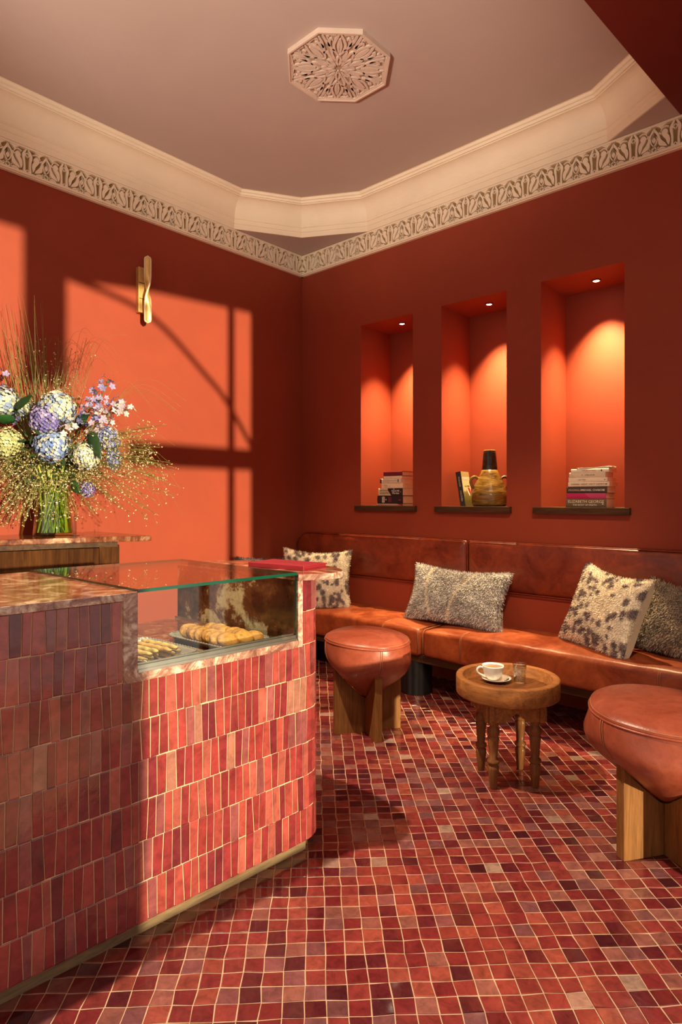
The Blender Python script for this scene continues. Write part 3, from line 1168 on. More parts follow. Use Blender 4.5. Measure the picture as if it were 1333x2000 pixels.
# ------------------------------------------------------------------ stools
def stool(label, C, ang0, R=0.222, tiltdir=0.0):
    t = thing('leather_stool', label, 'stool', (C[0], C[1], 0), 'leather stools on crossed wooden fins')
    zs = 0.470

    def mod(a, r, z):
        k = 1 + 0.018 * math.cos(4 * (a - ang0)) * (1 if z > 0.3 else 0.3)
        dz = 0.010 * math.cos(a - tiltdir) * (r / R)
        pin = 0.0
        if zs - 0.14 < z < zs + 0.01:
            d = abs(((a - ang0 + PI / 4) % (PI / 2)) - PI / 4)
            pin = -0.014 * math.exp(-(d / 0.10) ** 2) * (1 - abs(z - (zs - 0.06)) / 0.09 if abs(z - (zs - 0.06)) < 0.09 else 0)
        if z < 0.44:
            bz = math.sin(PI * max(0.0, min(1.0, (z - 0.165) / 0.275)))
            k += 0.26 * bz * (0.5 - 0.5 * math.cos(4 * (a - ang0))) * (1 - 0.55 * max(0.0, (z - 0.30) / 0.14))
        w = 0.008 * mnoise.noise(Vector((math.cos(a) * 3 + C[0], math.sin(a) * 3, z * 9)))
        return k + pin + w, dz
    # pouch: a cone sunk between the fins, then a nearly upright side
    kp = [(0.0, 0.172), (0.022, 0.180), (0.055, 0.207), (0.092, 0.243), (0.132, 0.283), (0.168, 0.320), (0.194, 0.352), (0.2135, 0.386), (0.2195, 0.420), (0.2195, 0.446), (0.216, 0.470)]
    body = [(p.x * R / 0.216, p.y) for p in smooth_path([(r, z, 0) for r, z in kp], 2)]
    mb = MB()
    mb.lathe(body, 72, (C[0], C[1], 0), mod)
    sk = mb.build('leather_bowl', M['leather2'], parent=t)
    top = []
    rT = body[-1][0]
    for k in range(13):
        s = k / 12
        top.append((rT * math.cos(s * PI / 2), zs + 0.046 * math.sin(s * PI / 2) ** 0.75))
    mb = MB()
    mb.lathe(top, 72, (C[0], C[1], 0), mod)
    mb.build('seat_top', M['leather2'], parent=t)

    def at(a, r, z, out=0.0):
        k, dz = mod(a, r, z)
        return (C[0] + (r * k + out) * math.cos(a), C[1] + (r * k + out) * math.sin(a), z + dz)
    mb = MB()
    mb.tube([at(2 * PI * i / 96, rT, zs, 0.001) for i in range(96)], 0.0042, 6, closed=True)
    mb.build('piping', M['leather2'], parent=sk)
    mb = MB()
    for q in range(4):
        for off in (-0.020, 0.020):
            a = ang0 + q * PI / 2 + off
            mb.tube([at(a, r, z, 0.002) for r, z in body[11:]], 0.0016, 5)
    mb.tube([at(2 * PI * i / 96, rT * 0.985, zs + 0.012, 0.001) for i in range(96)], 0.0013, 5, closed=True)
    mb.build('seam', M['stitch'], parent=sk)
    # four fins with a hollowed top
    for q in range(4):
        a = ang0 + q * PI / 2
        L = 0.178
        th = 0.019
        prof = [(th, 0.0), (L, 0.0), (L, 0.352)]
        for r, z in body[::-1]:
            if th < r < L:
                prof.append((r * 1.0, z - 0.006 if z - 0.006 < 0.352 else 0.352))
        prof.append((th, 0.176))
        mb = MB()
        mb.M = Matrix.Translation((C[0], C[1], 0)) @ Matrix.Rotation(a, 4, 'Z')
        n = len(prof)
        mb.add([(x, -th, z) for x, z in prof] + [(x, th, z) for x, z in prof],
               [list(range(n)), list(range(n, 2 * n))[::-1]] + [(i, n + i, n + (i + 1) % n, (i + 1) % n) for i in range(n)])
        mb.build('leg_panel', M['stoolwood'], parent=t, bevel=0.0025)
    mb = MB()
    mb.M = Matrix.Translation((C[0], C[1], 0)) @ Matrix.Rotation(ang0, 4, 'Z')
    mb.box(-0.019, 0.019, -0.019, 0.019, 0.0, 0.172)
    mb.build('core_post', M['stoolwood'], parent=t)
    return t


stool('orange brown leather stool on crossed wooden panels beside the counter', (1.578, -1.062), R_(-32), 0.216, R_(200))
stool('dusky red brown leather stool cut off by the right picture edge', (3.04, -1.235), R_(-33), 0.242, R_(150))

# ------------------------------------------------------------------ round tray table
TC = (2.38, -1.087)
tb = thing('tray_table', 'small round wooden tray table with turned legs in front of the banquette', 'table', (TC[0], TC[1], 0))
mb = MB()
mb.lathe([(0.0, 0.368), (0.214, 0.366), (0.216, 0.370), (0.216, 0.436), (0.213, 0.441), (0.189, 0.441), (0.186, 0.437), (0.184, 0.392), (0.18, 0.390)], 64, (TC[0], TC[1], 0))
mb.build('tray_rim', M['tablewood'], parent=tb)
mb = MB()
mb.lathe([(0.0, 0.376), (0.185, 0.376), (0.185, 0.392), (0.0, 0.392)], 48, (TC[0], TC[1], 0), smooth=False)
mb.build('tray_floor', M['traywood'], parent=tb)
TA = R_(46)
hs = 0.116
for q in range(4):
    a = TA + q * PI / 2
    mb = MB()
    mb.M = Matrix.Translation((TC[0], TC[1], 0)) @ Matrix.Rotation(a, 4, 'Z')
    prof = [(-0.128, 0.366), (-0.128, 0.280), (-0.048, 0.280)]
    for k in range(5):
        s = k / 4
        prof.append((-0.048 + 0.024 * s, 0.280 + 0.016 * (1 - math.cos(s * PI)) / 2))
    for k in range(5):
        s = k / 4
        prof.append((-0.022 + 0.022 * s, 0.300 + 0.016 * s ** 0.6))
    prof += [(-x, z) for x, z in prof[::-1][1:]]
    n = len(prof)
    mb.add([(x, -hs, z) for x, z in prof] + [(x, -hs + 0.02, z) for x, z in prof],
           [list(range(n)), list(range(n, 2 * n))[::-1]] + [(i, n + i, n + (i + 1) % n, (i + 1) % n) for i in range(n)])
    mb.build('apron', M['tablewood'], parent=tb)
LEG = [(0.0, 0.0), (0.0135, 0.0), (0.0150, 0.004), (0.0200, 0.055), (0.0235, 0.082), (0.0225, 0.094), (0.0165, 0.100), (0.0165, 0.103), (0.0245, 0.107), (0.0255, 0.113), (0.0235, 0.119),
       (0.0165, 0.124), (0.0200, 0.165), (0.0235, 0.200), (0.0245, 0.212), (0.0205, 0.217), (0.0205, 0.220), (0.0255, 0.224), (0.0260, 0.238), (0.0230, 0.250), (0.0170, 0.256), (0.0170, 0.260),
       (0.0225, 0.264), (0.0225, 0.330), (0.0, 0.330)]
for q in range(4):
    a = TA + PI / 4 + q * PI / 2
    mb = MB()
    mb.lathe(LEG, 20, (TC[0] + 0.125 * math.cos(a), TC[1] + 0.125 * math.sin(a), 0))
    mb.build('leg', M['legwood'], parent=tb)

# coffee cup, saucer and water glass
ZT = 0.392
CC = (2.292, -1.050)
sa = thing('saucer', 'white saucer with dark drawing under the coffee cup', 'saucer', (CC[0] + 0.012, CC[1] + 0.008, ZT))
mb = MB()
mb.lathe([(0.0, 0.002), (0.030, 0.0), (0.034, 0.002), (0.054, 0.009), (0.064, 0.015), (0.065, 0.0165), (0.052, 0.0120), (0.034, 0.0065), (0.0, 0.006)], 48, (CC[0] + 0.012, CC[1] + 0.008, ZT))
mb.build('dish', M['china'], parent=sa)
mb = MB()
for k in range(5):
    a = R_(-10 + k * 9)
    mb.tube([(CC[0] + 0.012 + (0.044 + 0.006 * (k % 2)) * math.cos(a), CC[1] + 0.008 + 0.047 * math.sin(a), ZT + 0.0112),
             (CC[0] + 0.012 + 0.055 * math.cos(a + 0.1), CC[1] + 0.008 + 0.055 * math.sin(a + 0.1), ZT + 0.0142)], 0.0014, 5)
mb.build('printed_drawing', M['drawing'], parent=sa)
cz = ZT + 0.0065
cup = thing('coffee_cup', 'white cup of coffee on the tray table', 'cup', (CC[0], CC[1], cz))
mb = MB()
mb.lathe([(0.0, 0.0), (0.022, 0.0), (0.024, 0.003), (0.036, 0.018), (0.0435, 0.038), (0.0465, 0.060), (0.0475, 0.064), (0.0455, 0.064), (0.0415, 0.038), (0.034, 0.02), (0.0, 0.010)], 40, (CC[0], CC[1], cz))
mb.build('bowl', M['china'], parent=cup)
mb = MB()
mb.lathe([(0.0, 0.0), (0.0440, 0.0), (0.0440, 0.0012), (0.0, 0.0012)], 32, (CC[0], CC[1], cz + 0.055))
mb.build('coffee', M['coffee'], parent=cup)
mb = MB()
hd = Vector((-0.7391, -0.6735))
mb.tube(smooth_path([(CC[0] + hd.x * r, CC[1] + hd.y * r, cz + z) for r, z in ((0.043, 0.052), (0.058, 0.056), (0.069, 0.046), (0.066, 0.030), (0.050, 0.020), (0.036, 0.016))], 5), 0.0048, 8)
mb.build('handle', M['china'], parent=cup)
GC = (2.390, -0.992)
gl = thing('water_glass', 'small ribbed glass of water beside the coffee cup', 'glass', (GC[0], GC[1], ZT))
mb = MB()
mb.lathe([(0.0, 0.001), (0.024, 0.0), (0.026, 0.004), (0.0265, 0.040), (0.0310, 0.046), (0.0310, 0.052), (0.0285, 0.058), (0.0300, 0.080), (0.0315, 0.082), (0.0302, 0.083),
          (0.0280, 0.060), (0.0265, 0.052), (0.0245, 0.044), (0.0240, 0.010), (0.0, 0.008)], 36, (GC[0], GC[1], ZT))
mb.build('tumbler', M['tumblerglass'], parent=gl)
mb = MB()
mb.lathe([(0.0, 0.009), (0.0238, 0.011), (0.0242, 0.043), (0.0262, 0.052), (0.0275, 0.060), (0.0, 0.060)], 32, (GC[0], GC[1], ZT))
mb.build('water', M['glass'], parent=gl)

# ------------------------------------------------------------------ counter
def XF(y):
    return 2.078 + 0.0673 * (y + 3.003)


CY0 = -3.32
PC = Vector((XF(-2.062), -2.062))
nin = Vector((-0.998, 0.067))
RC = 0.105
carc = PC + nin * RC
outl = [Vector((XF(CY0), CY0)), PC]
for k in range(1, 13):
    a = R_(-3.85 + 94 * k / 12)
    outl.append(carc + Vector((math.cos(a), math.sin(a))) * RC)
outl.append(Vector((1.62, outl[-1].y)))
lens = [0.0]
for p, q in zip(outl[:-1], outl[1:]):
    lens.append(lens[-1] + (q - p).length)


def on_outline(s):
    s = max(0.0, min(lens[-1] - 1e-6, s))
    for i in range(len(lens) - 1):
        if s <= lens[i + 1]:
            break
    k = (s - lens[i]) / (lens[i + 1] - lens[i])
    p = outl[i].lerp(outl[i + 1], k)
    if 1 <= i <= 12:
        nrm = (p - carc).normalized()
    else:
        d = (outl[i + 1] - outl[i]).normalized()
        nrm = Vector((d.y, -d.x))
    return p, nrm


counter = thing('bar_counter', 'bar counter clad in narrow glazed red tiles with rounded corner', 'counter', (1.8, -2.6, 0))
SETB = 0.0022
inner = [on_outline(s)[0] - on_outline(s)[1] * SETB for s in [0.0, lens[1]] + lens[2:14]]
XB = 1.45


def prism_part(poly, z0, z1, name, mat, bevel=None):
    m = MB()
    m.prism([(p[0], p[1]) for p in poly], z0, z1)
    return m.build(name, mat, parent=counter, bevel=bevel)


SL, SR = -2.704, -2.080     # ends of the case opening
low = [tuple(p) for p in inner] + [(XB, inner[-1].y), (XB, CY0)]
prism_part(low, 0.040, 0.698, 'body', M['grout'])
prism_part([(XF(CY0) - SETB, CY0), (XF(SL) - SETB, SL), (XB, SL), (XB, CY0)], 0.698, 0.922, 'body', M['grout'])
prism_part([(XF(SR) - SETB, SR)] + [tuple(p) for p in inner[1:]] + [(XB, inner[-1].y), (XB, SR)], 0.698, 0.922, 'body', M['grout'])
# plinth
prism_part([(p[0] - 0.012, p[1]) for p in low[:3]] + [(p[0] - 0.02, p[1] - 0.02) for p in low[3:14]] + low[14:], 0.0, 0.040, 'plinth', M['oakplinth'])

CPAL = [((0.22, 0.020, 0.023), 5), ((0.27, 0.027, 0.027), 6), ((0.32, 0.042, 0.036), 5), ((0.35, 0.062, 0.050), 2.2), ((0.16, 0.015, 0.021), 2.4), ((0.25, 0.050, 0.054), 2.6), ((0.36, 0.11, 0.085), 0.5)]
rng = random.Random(5)
sL = SL - CY0
sR = SR - CY0


def cpos(a, b, hgt):
    p, nr = on_outline(a)
    q = p + nr * (hgt - 0.0016)
    return (q.x, q.y, b)


ROW0, RH = 0.036, 0.1115
tiles_n = 0
spare = MB()
for row in range(8):
    z0 = ROW0 + row * RH
    z1 = z0 + RH
    if row == 7:
        z1 = 0.925
    s = 0.01 + rng.uniform(-0.012, 0.012)
    jt, jb = 0.0, 0.0
    while s < lens[14] + 0.25:
        w = rng.gauss(0.0272, 0.0022)
        if s > lens[1] - 0.02:
            w = 0.026
        nt_, nb_ = rng.uniform(-0.0034, 0.0034), rng.uniform(-0.0034, 0.0034)
        g = 0.0012
        hz = rng.uniform(-0.0012, 0.0012)
        cs = [(s + jb + g, z0 + g + hz), (s + w + nb_ - g, z0 + g + hz + rng.uniform(-0.0008, 0.0008)), (s + w + nt_ - g, z1 - g + hz), (s + jt + g, z1 - g + hz)]
        skip = False
        if row >= 6:
            if s + w + nb_ > sL and s < sR:
                if s < sL - 0.006:
                    cs[1] = (sL - g, cs[1][1])
                    cs[2] = (sL - g, cs[2][1])
                elif s + w > sR + 0.012:
                    cs[0] = (sR + 0.006, cs[0][1])
                    cs[3] = (sR + 0.006, cs[3][1])
                else:
                    skip = True
        if not skip:
            hidden = s < 0.26 or s > lens[14]
            m = spare if (hidden or tiles_n >= 300) else MB()
            m.col = pick(rng, CPAL)
            t_ = (rng.gauss(0, 0.020), rng.gauss(0, 0.007))
            add_tile(m, cs, t_, rng.uniform(0.0012, 0.0026), 0.05, 0.004, cpos)
            if m is not spare:
                m.build('tile', M['walltile'], parent=counter, recalc=False)
                tiles_n += 1
        s += w
        jt, jb = nt_, nb_
spare.build('counter_tiles', M['walltile'], parent=counter, recalc=False, kind='stuff')

# marble top, left and right slabs, and the frame round the glass case
ZC = 0.946
XBK = 1.405
slab_l = [(XF(CY0) + 0.004, CY0), (XF(-2.664) + 0.004, -2.664), (XBK, -2.664), (XBK, CY0)]
o = prism_part(slab_l, 0.9235, ZC, 'counter_top', M['marble'], 0.0015)
endp = [(XF(-2.098) + 0.004, -2.098), (2.165, -2.062), (2.190, -2.030), (2.203, -1.990), (2.196, -1.945), (2.165, -1.900), (2.10, -1.862), (2.00, -1.840), (1.88, -1.838), (1.77, -1.858), (1.68, -1.895),
        (1.60, -1.955), (1.54, -2.03), (1.50, -2.098)]
o = prism_part(endp, 0.9235, ZC, 'counter_top', M['marble'], 0.0015)


def face_strip(y0, y1, z0, z1, name='marble_edge', out=0.0055, thick=0.012):
    m = MB()
    v = []
    for y, z in ((y0, z0), (y1, z0), (y1, z1), (y0, z1)):
        v.append((y, z))
    m.add([(XF(y) + out, y, z) for y, z in v] + [(XF(y) + out - thick, y, z) for y, z in v],
          [(0, 1, 2, 3), (7, 6, 5, 4), (0, 4, 5, 1), (1, 5, 6, 2), (2, 6, 7, 3), (3, 7, 4, 0)])
    return m.build(name, M['marble_edge'], parent=counter, bevel=0.001)


face_strip(CY0, SL, 0.9245, ZC - 0.001)
face_strip(SL, -2.6645, 0.7005, ZC - 0.001)
face_strip(-2.6645, -2.0985, 0.7005, 0.7245)
face_strip(-2.0985, -2.0785, 0.7005, 0.9235)
m = MB()
ep = [Vector(p) for p in endp[:7]]
for i in range(len(ep) - 1):
    a, b = ep[i], ep[i + 1]
    m.add([(a.x + 0.002, a.y, 0.9245), (b.x + 0.002, b.y, 0.9245), (b.x + 0.002, b.y, ZC - 0.001), (a.x + 0.002, a.y, ZC - 0.001)], [(0, 1, 2, 3)])
m.build('marble_edge', M['marble_edge'], parent=counter)
# case floor and its marble cheeks
m = MB()
m.box(XBK, XF(-2.7) - 0.01, -2.70, -2.084, 0.698, 0.706)
m.build('case_floor', M['marble'], parent=counter)
m = MB()
m.box(1.42, XF(-2.1) - 0.012, -2.094, -2.081, 0.706, 0.9235)
m.build('case_cheek', M['fossil'], parent=counter)
m = MB()
m.box(1.42, XF(-2.66) - 0.010, -2.703, -2.690, 0.706, 0.9235)
m.build('case_cheek', M['fossil'], parent=counter)
# glass
case = thing('glass_display_case', 'low glass display case with green edges let into the counter', 'display case', (1.8, -2.38, 0.706))


def pane(name, pts, thick_vec, mat=M['glass'], edges=()):
    m = MB()
    P = [Vector(p) for p in pts]
    T = Vector(thick_vec)
    m.add(P + [p + T for p in P], [(0, 1, 2, 3), (7, 6, 5, 4)])
    o = m.build(name, mat, parent=case, recalc=False)
    m = MB()
    m.add(P + [p + T for p in P], [(i, 4 + i, 4 + (i + 1) % 4, (i + 1) % 4) for i in range(4)])
    m.build('glass_edge', M['glassedge'], parent=o, recalc=False)
    return o


gy0, gy1 = -2.662, -2.100
pane('glass_top', [(XF(gy0) + 0.003, gy0, 0.9425), (XF(gy1) + 0.003, gy1, 0.9425), (1.455, gy1, 0.9425), (1.408, gy0 - 0.012, 0.9425)], (0, 0, 0.0095))
pane('glass_front', [(XF(gy0) - 0.001, gy0, 0.728), (XF(gy1) - 0.001, gy1, 0.728), (XF(gy1) - 0.001, gy1, 0.942), (XF(gy0) - 0.001, gy0, 0.942)], (-0.008, 0, 0))
m = MB()
for dx, z0, z1 in ((0.0035, 0.7245, 0.731), (-0.004, 0.718, 0.741), (-0.016, 0.708, 0.745)):
    v = [(gy0, z0), (gy1, z0), (gy1, z1), (gy0, z1)]
    m.add([(XF(y) + dx, y, z) for y, z in v] + [(XF(y) + dx - 0.006, y, z) for y, z in v],
          [(0, 1, 2, 3), (7, 6, 5, 4), (0, 4, 5, 1), (1, 5, 6, 2), (2, 6, 7, 3), (3, 7, 4, 0)])
m.box(1.42, XF(gy1) - 0.02, -2.106, -2.095, 0.706, 0.716)
m.build('bottom_rail', M['steel'], parent=case)


# ------------------------------------------------------------------ trays, cookies, bread sticks
def rrect(cx, cy, hx, hy, r, n=6):
    pts = []
    for qx, qy, a0 in ((1, 1, 0), (-1, 1, 90), (-1, -1, 180), (1, -1, 270)):
        for k in range(n + 1):
            a = R_(a0 + 90 * k / n)
            pts.append((cx + qx * (hx - r) + r * math.cos(a), cy + qy * (hy - r) + r * math.sin(a)))
    return pts


def tray(label, cx, cy, hx, hy, z, rot):
    t = thing('silver_tray', label, 'tray', (cx, cy, z), 'silver trays in the display case')
    m = MB()
    m.M = Matrix.Translation((cx, cy, z)) @ Matrix.Rotation(rot, 4, 'Z')
    loops = [(-0.022, 0.0), (-0.018, 0.0), (-0.012, 0.012), (0.0, 0.019), (0.002, 0.0205), (-0.001, 0.021), (-0.013, 0.0145), (-0.019, 0.003), (-0.024, 0.002)]
    L = [[(x, y, zz) for x, y in rrect(0, 0, hx + d, hy + d, 0.045 + d)] for d, zz in loops]
    k = len(L[0])
    vs = [p for l in L for p in l]
    fs = [(i * k + j, i * k + (j + 1) % k, (i + 1) * k + (j + 1) % k, (i + 1) * k + j) for i in range(len(L) - 1) for j in range(k)]
    fs += [list(range(k))[::-1], [(len(L) - 1) * k + j for j in range(k)]]
    m.add(vs, fs, True)
    m.build('dish', M['silver'], parent=t)
    rp = rrect(0, 0, hx, hy, 0.045, 10)
    path = []
    for i in range(len(rp)):
        a, b = Vector(rp[i]), Vector(rp[(i + 1) % len(rp)])
        d = (b - a).length
        nn = max(1, int(d / 0.0035))
        for q in range(nn):
            path.append(a.lerp(b, q / nn))
    m = MB()
    m.M = Matrix.Translation((cx, cy, z)) @ Matrix.Rotation(rot, 4, 'Z')
    m.tube([(p.x, p.y, 0.0205) for p in path], [0.0032 if (i // 2) % 2 else 0.0019 for i in range(len(path))], 6, closed=True)
    m.build('rope_rim', M['silver'], parent=t)
    return t


ZF = 0.7065
tray('silver tray of cookies with rope rim at the back of the glass case', 1.902, -2.245, 0.168, 0.102, ZF, R_(3))
tray('silver tray of bread sticks with rope rim at the left of the glass case', 1.885, -2.510, 0.150, 0.098, ZF, R_(4))
ORD = ['first', 'second', 'third', 'fourth', 'fifth', 'sixth', 'seventh', 'eighth', 'ninth', 'tenth']
rng = random.Random(8)


def cookie(label, c, yaw, tilt, s=1.0):
    m = MB()
    m.M = Matrix.Translation(c) @ Matrix.Rotation(yaw, 4, 'Z') @ Matrix.Rotation(tilt, 4, 'Y')
    sd = rng.random() * 50
    k = rng.uniform(0.85, 1.12)
    nu, nv = 26, 12
    b0 = len(m.v)
    for i in range(nu):
        for j in range(nv + 1):
            th = 2 * PI * i / nu
            ph = -PI / 2 + PI * j / nv
            cr = abs(math.cos(ph)) ** 0.7
            zz = math.sin(ph)
            zz = zz * (0.95 if zz > 0 else 0.45)
            p = Vector((0.030 * s * cr * math.cos(th), 0.034 * s * cr * math.sin(th), 0.0135 * s * zz))
            w = mnoise.noise(p * 70 + Vector((sd, 0, 0)))
            p *= 1 + 0.05 * w
            edge = cr ** 2
            m.col = tuple(k * x for x in ((0.50, 0.225, 0.045) if w > -0.25 else (0.36, 0.14, 0.026)))
            if edge > 0.9 and zz < 0.2:
                m.col = tuple(k * x for x in (0.32, 0.115, 0.022))
            m.add([p], [])
    for i in range(nu):
        l = (i + 1) % nu
        for j in range(nv):
            m.f.append([b0 + i * (nv + 1) + j, b0 + l * (nv + 1) + j, b0 + l * (nv + 1) + j + 1, b0 + i * (nv + 1) + j + 1])
            m.s.append(True)
    o = m.build('cookie', M['cookie'], loc=c)
    weld(o)
    return tag(o, label, 'cookie', 'cookies on the silver tray')


for k in range(8):
    f = k / 7
    cookie('golden cookie, %s from the back in the near row on the tray' % ORD[k], (1.800 + 0.205 * f, -2.288 + 0.006 * math.sin(k * 2), ZF + 0.027), R_(rng.uniform(-6, 6)), R_(38 - 8 * f), rng.uniform(1.12, 1.22))
for k in range(7):
    f = k / 6
    cookie('golden cookie, %s from the back in the far row on the tray' % ORD[k], (1.835 + 0.175 * f, -2.216 + 0.010 * math.sin(k * 1.7), ZF + 0.027), R_(rng.uniform(-10, 10)), R_(36 - 6 * f), rng.uniform(1.08, 1.18))
cookie('golden cookie lying apart at the right end of the cookie tray', (2.000, -2.172, ZF + 0.020), R_(-20), R_(20), 1.1)


def stick(label, a, b, seed):
    rg = random.Random(seed)
    m = MB()
    A, B = Vector(a), Vector(b)
    n = 16
    m.col = tuple(x * rg.uniform(0.9, 1.1) for x in (0.58, 0.35, 0.11))
    pts = [A.lerp(B, i / n) + Vector((0, 0.0015 * math.sin(i * 1.3 + seed), 0.001 * math.sin(i * 1.9))) for i in range(n + 1)]
    m.tube(pts, [0.0085 * (0.75 + 0.25 * min(1, 4 * min(i, n - i) / n)) * (1 + 0.10 * math.sin(i * 2.1 + seed)) for i in range(n + 1)], 8)
    o = m.build('bread_stick', M['cookie'], loc=A)
    return tag(o, label, 'bread stick', 'bread sticks on the silver tray')


for k in range(6):
    y = -2.578 + 0.026 * k
    stick('pale golden bread stick, %s from the left in the lower layer' % ORD[k], (1.785 + 0.012 * (k % 2), y - 0.004, ZF + 0.0125), (1.985 - 0.014 * (k % 3), y + 0.012, ZF + 0.0125), k)
for k in range(4):
    y = -2.570 + 0.034 * k
    stick('pale golden bread stick, %s from the left in the upper layer' % ORD[k], (1.795 + 0.012 * (k % 2), y - 0.010, ZF + 0.0285), (1.990 - 0.02 * (k % 2), y + 0.014, ZF + 0.0285), 20 + k)

# ------------------------------------------------------------------ red menu folder
mc = Vector((1.955, -1.972, ZC))
mn = thing('menu_folder', 'red leatherette menu folder lying on the end of the counter', 'menu', mc)
Mm = Matrix.Translation(mc) @ Matrix.Rotation(R_(8), 4, 'Z')
for z0, z1, nm in ((0.0, 0.0045, 'back_cover'), (0.0125, 0.017, 'front_cover')):
    m = MB()
    m.M = Mm
    m.box(-0.130, 0.130, -0.070, 0.070, z0, z1)
    m.build(nm, M['menured'], parent=mn, bevel=0.0015)
m = MB()
m.M = Mm
m.box(-0.130, 0.130, -0.0725, -0.068, 0.0, 0.017)
m.build('spine', M['menured'], parent=mn, bevel=0.0015)
m = MB()
m.M = Mm
m.box(-0.126, 0.126, -0.067, 0.066, 0.0048, 0.0122)
m.build('inner_leaves', M['menured'], parent=mn)
m = MB()
m.M = Mm
for k in range(5):
    m.box(-0.02 + 0.010 * k, -0.014 + 0.010 * k, -0.006, 0.004 + 0.003 * (k % 2), 0.0170, 0.0174)
m.build('gold_mark', M['gold'], parent=mn)

# ------------------------------------------------------------------ back bar
bb = thing('back_bar', 'dark wooden back bar with red marble top against the left wall', 'cabinet', (0.25, -2.3, 0))
top = [(0.0, -1.757), (0.645, -1.752), (0.660, -1.762), (0.655, -1.790), (0.535, -2.061), (0.441, -2.437), (0.405, -3.0), (0.0, -3.0)]
m = MB()
m.prism(top, 0.972, 1.0)
m.build('marble_top', M['marble'], parent=bb, bevel=0.004)
fr = [(0.565, -1.915), (0.490, -2.090), (0.402, -2.445), (0.372, -3.0)]
m = MB()
m.prism([(0.0, -1.915)] + fr + [(0.0, -3.0)], 0.0, 0.940)
m.build('carcass', M['darkwood'], parent=bb)
m = MB()
m.prism([(0.0, -1.905)] + [(x + 0.012, y + 0.006) for x, y in fr] + [(0.0, -3.0)], 0.945, 0.972)
m.build('top_rail', M['darkwood_x'], parent=bb)
m = MB()
m.add([(0.578, -1.900, 0.0), (0.540, -1.992, 0.0), (0.500, -1.975, 0.0), (0.540, -1.885, 0.0), (0.578, -1.900, 0.955), (0.540, -1.992, 0.955), (0.500, -1.975, 0.955), (0.540, -1.885, 0.955)],
      [(0, 3, 2, 1), (4, 5, 6, 7), (0, 1, 5, 4), (1, 2, 6, 5), (2, 3, 7, 6), (3, 0, 4, 7)])
m.build('corner_post', M['darkwood'], parent=bb, bevel=0.003)

# acrylic stand beside the vase
m = MB()
m.M = Matrix.Translation((0.355, -2.035, 1.0)) @ Matrix.Rotation(R_(35), 4, 'Z')
m.box(-0.004, 0.004, -0.011, 0.011, 0.0, 0.108)
m.box(-0.02, 0.02, -0.014, 0.014, 0.0, 0.004)
o = m.build('acrylic_stand', M['acrylic'], loc=(0.355, -2.035, 1.0))
tag(o, 'small clear acrylic stand right beside the flower vase', 'stand')

# ------------------------------------------------------------------ flower vase and bouquet
VC = Vector((0.266, -2.11, 1.0))
VH = 0.25
vs_ = thing('glass_vase', 'clear tapered glass vase holding the large bouquet on the back bar', 'vase', VC)
m = MB()
m.lathe([(0.0, 0.0), (0.098, 0.0), (0.102, 0.004), (0.101, 0.02), (0.088, 0.14), (0.080, 0.22), (0.084, VH), (0.081, VH), (0.077, 0.22), (0.085, 0.14), (0.097, 0.022), (0.094, 0.014), (0.0, 0.014)], 48, VC)
m.build('vase_body', M['vaseglass'], parent=vs_)
m = MB()
m.lathe([(0.0, 0.0145), (0.093, 0.0145), (0.096, 0.022), (0.0865, 0.12), (0.0, 0.12)], 40, VC)
m.build('water', M['vaseglass'], parent=vs_)

rng = random.Random(21)
GREENS = [(0.10, 0.16, 0.02), (0.16, 0.22, 0.035), (0.22, 0.26, 0.05), (0.07, 0.12, 0.02)]
NECK = VC + Vector((0, 0, VH - 0.03))


def at(px, py, dd=0.0):
    Y = 3.35 + dd
    X = (px - 666.5) / 1223 * Y
    return Vector((CAM.x + fwd.x * Y + rgt.x * X, CAM.y + fwd.y * Y + rgt.y * X, CAM.z + (973 - py) / 1223 * Y))


def stem_pts(head, bow=0.08):
    a = NECK + Vector((rng.uniform(-0.05, 0.05), rng.uniform(-0.05, 0.05), 0))
    foot = VC + Vector((-(a.x - VC.x) * 1.2 + rng.uniform(-0.02, 0.02), -(a.y - VC.y) * 1.2 + rng.uniform(-0.02, 0.02), 0.02))
    d = head - a
    mid = a + d * 0.5 + Vector((0, 0, bow * d.length))
    return smooth_path([foot, a, mid, head], 5)


def floret(m, p, nrm, size, cols, petals=4):
    nrm = nrm.normalized()
    u = nrm.orthogonal().normalized()
    w = nrm.cross(u)
    a0 = rng.uniform(0, PI)
    c = rng.choice(cols)
    k = rng.uniform(0.8, 1.15)
    m.col = tuple(min(0.95, x * k) for x in c)
    for q in range(petals):
        a = a0 + 2 * PI * q / petals
        d = u * math.cos(a) + w * math.sin(a)
        e = u * -math.sin(a) + w * math.cos(a)
        ln, wd = size, size * (0.55 if petals == 4 else 0.34)
        up = nrm * size * rng.uniform(0.1, 0.35)
        m.add([p, p + d * ln * 0.55 + e * wd + up * 0.6, p + d * ln + up, p + d * ln * 0.55 - e * wd + up * 0.6], [(0, 1, 2), (0, 2, 3)])
    m.col = (0.75, 0.68, 0.35)
    m.add([p + nrm * size * 0.1 + u * size * 0.14, p + nrm * size * 0.1 - u * size * 0.1 + w * size * 0.12, p + nrm * size * 0.1 - w * size * 0.13, p + nrm * size * 0.34], [(0, 1, 3), (1, 2, 3), (2, 0, 3)])


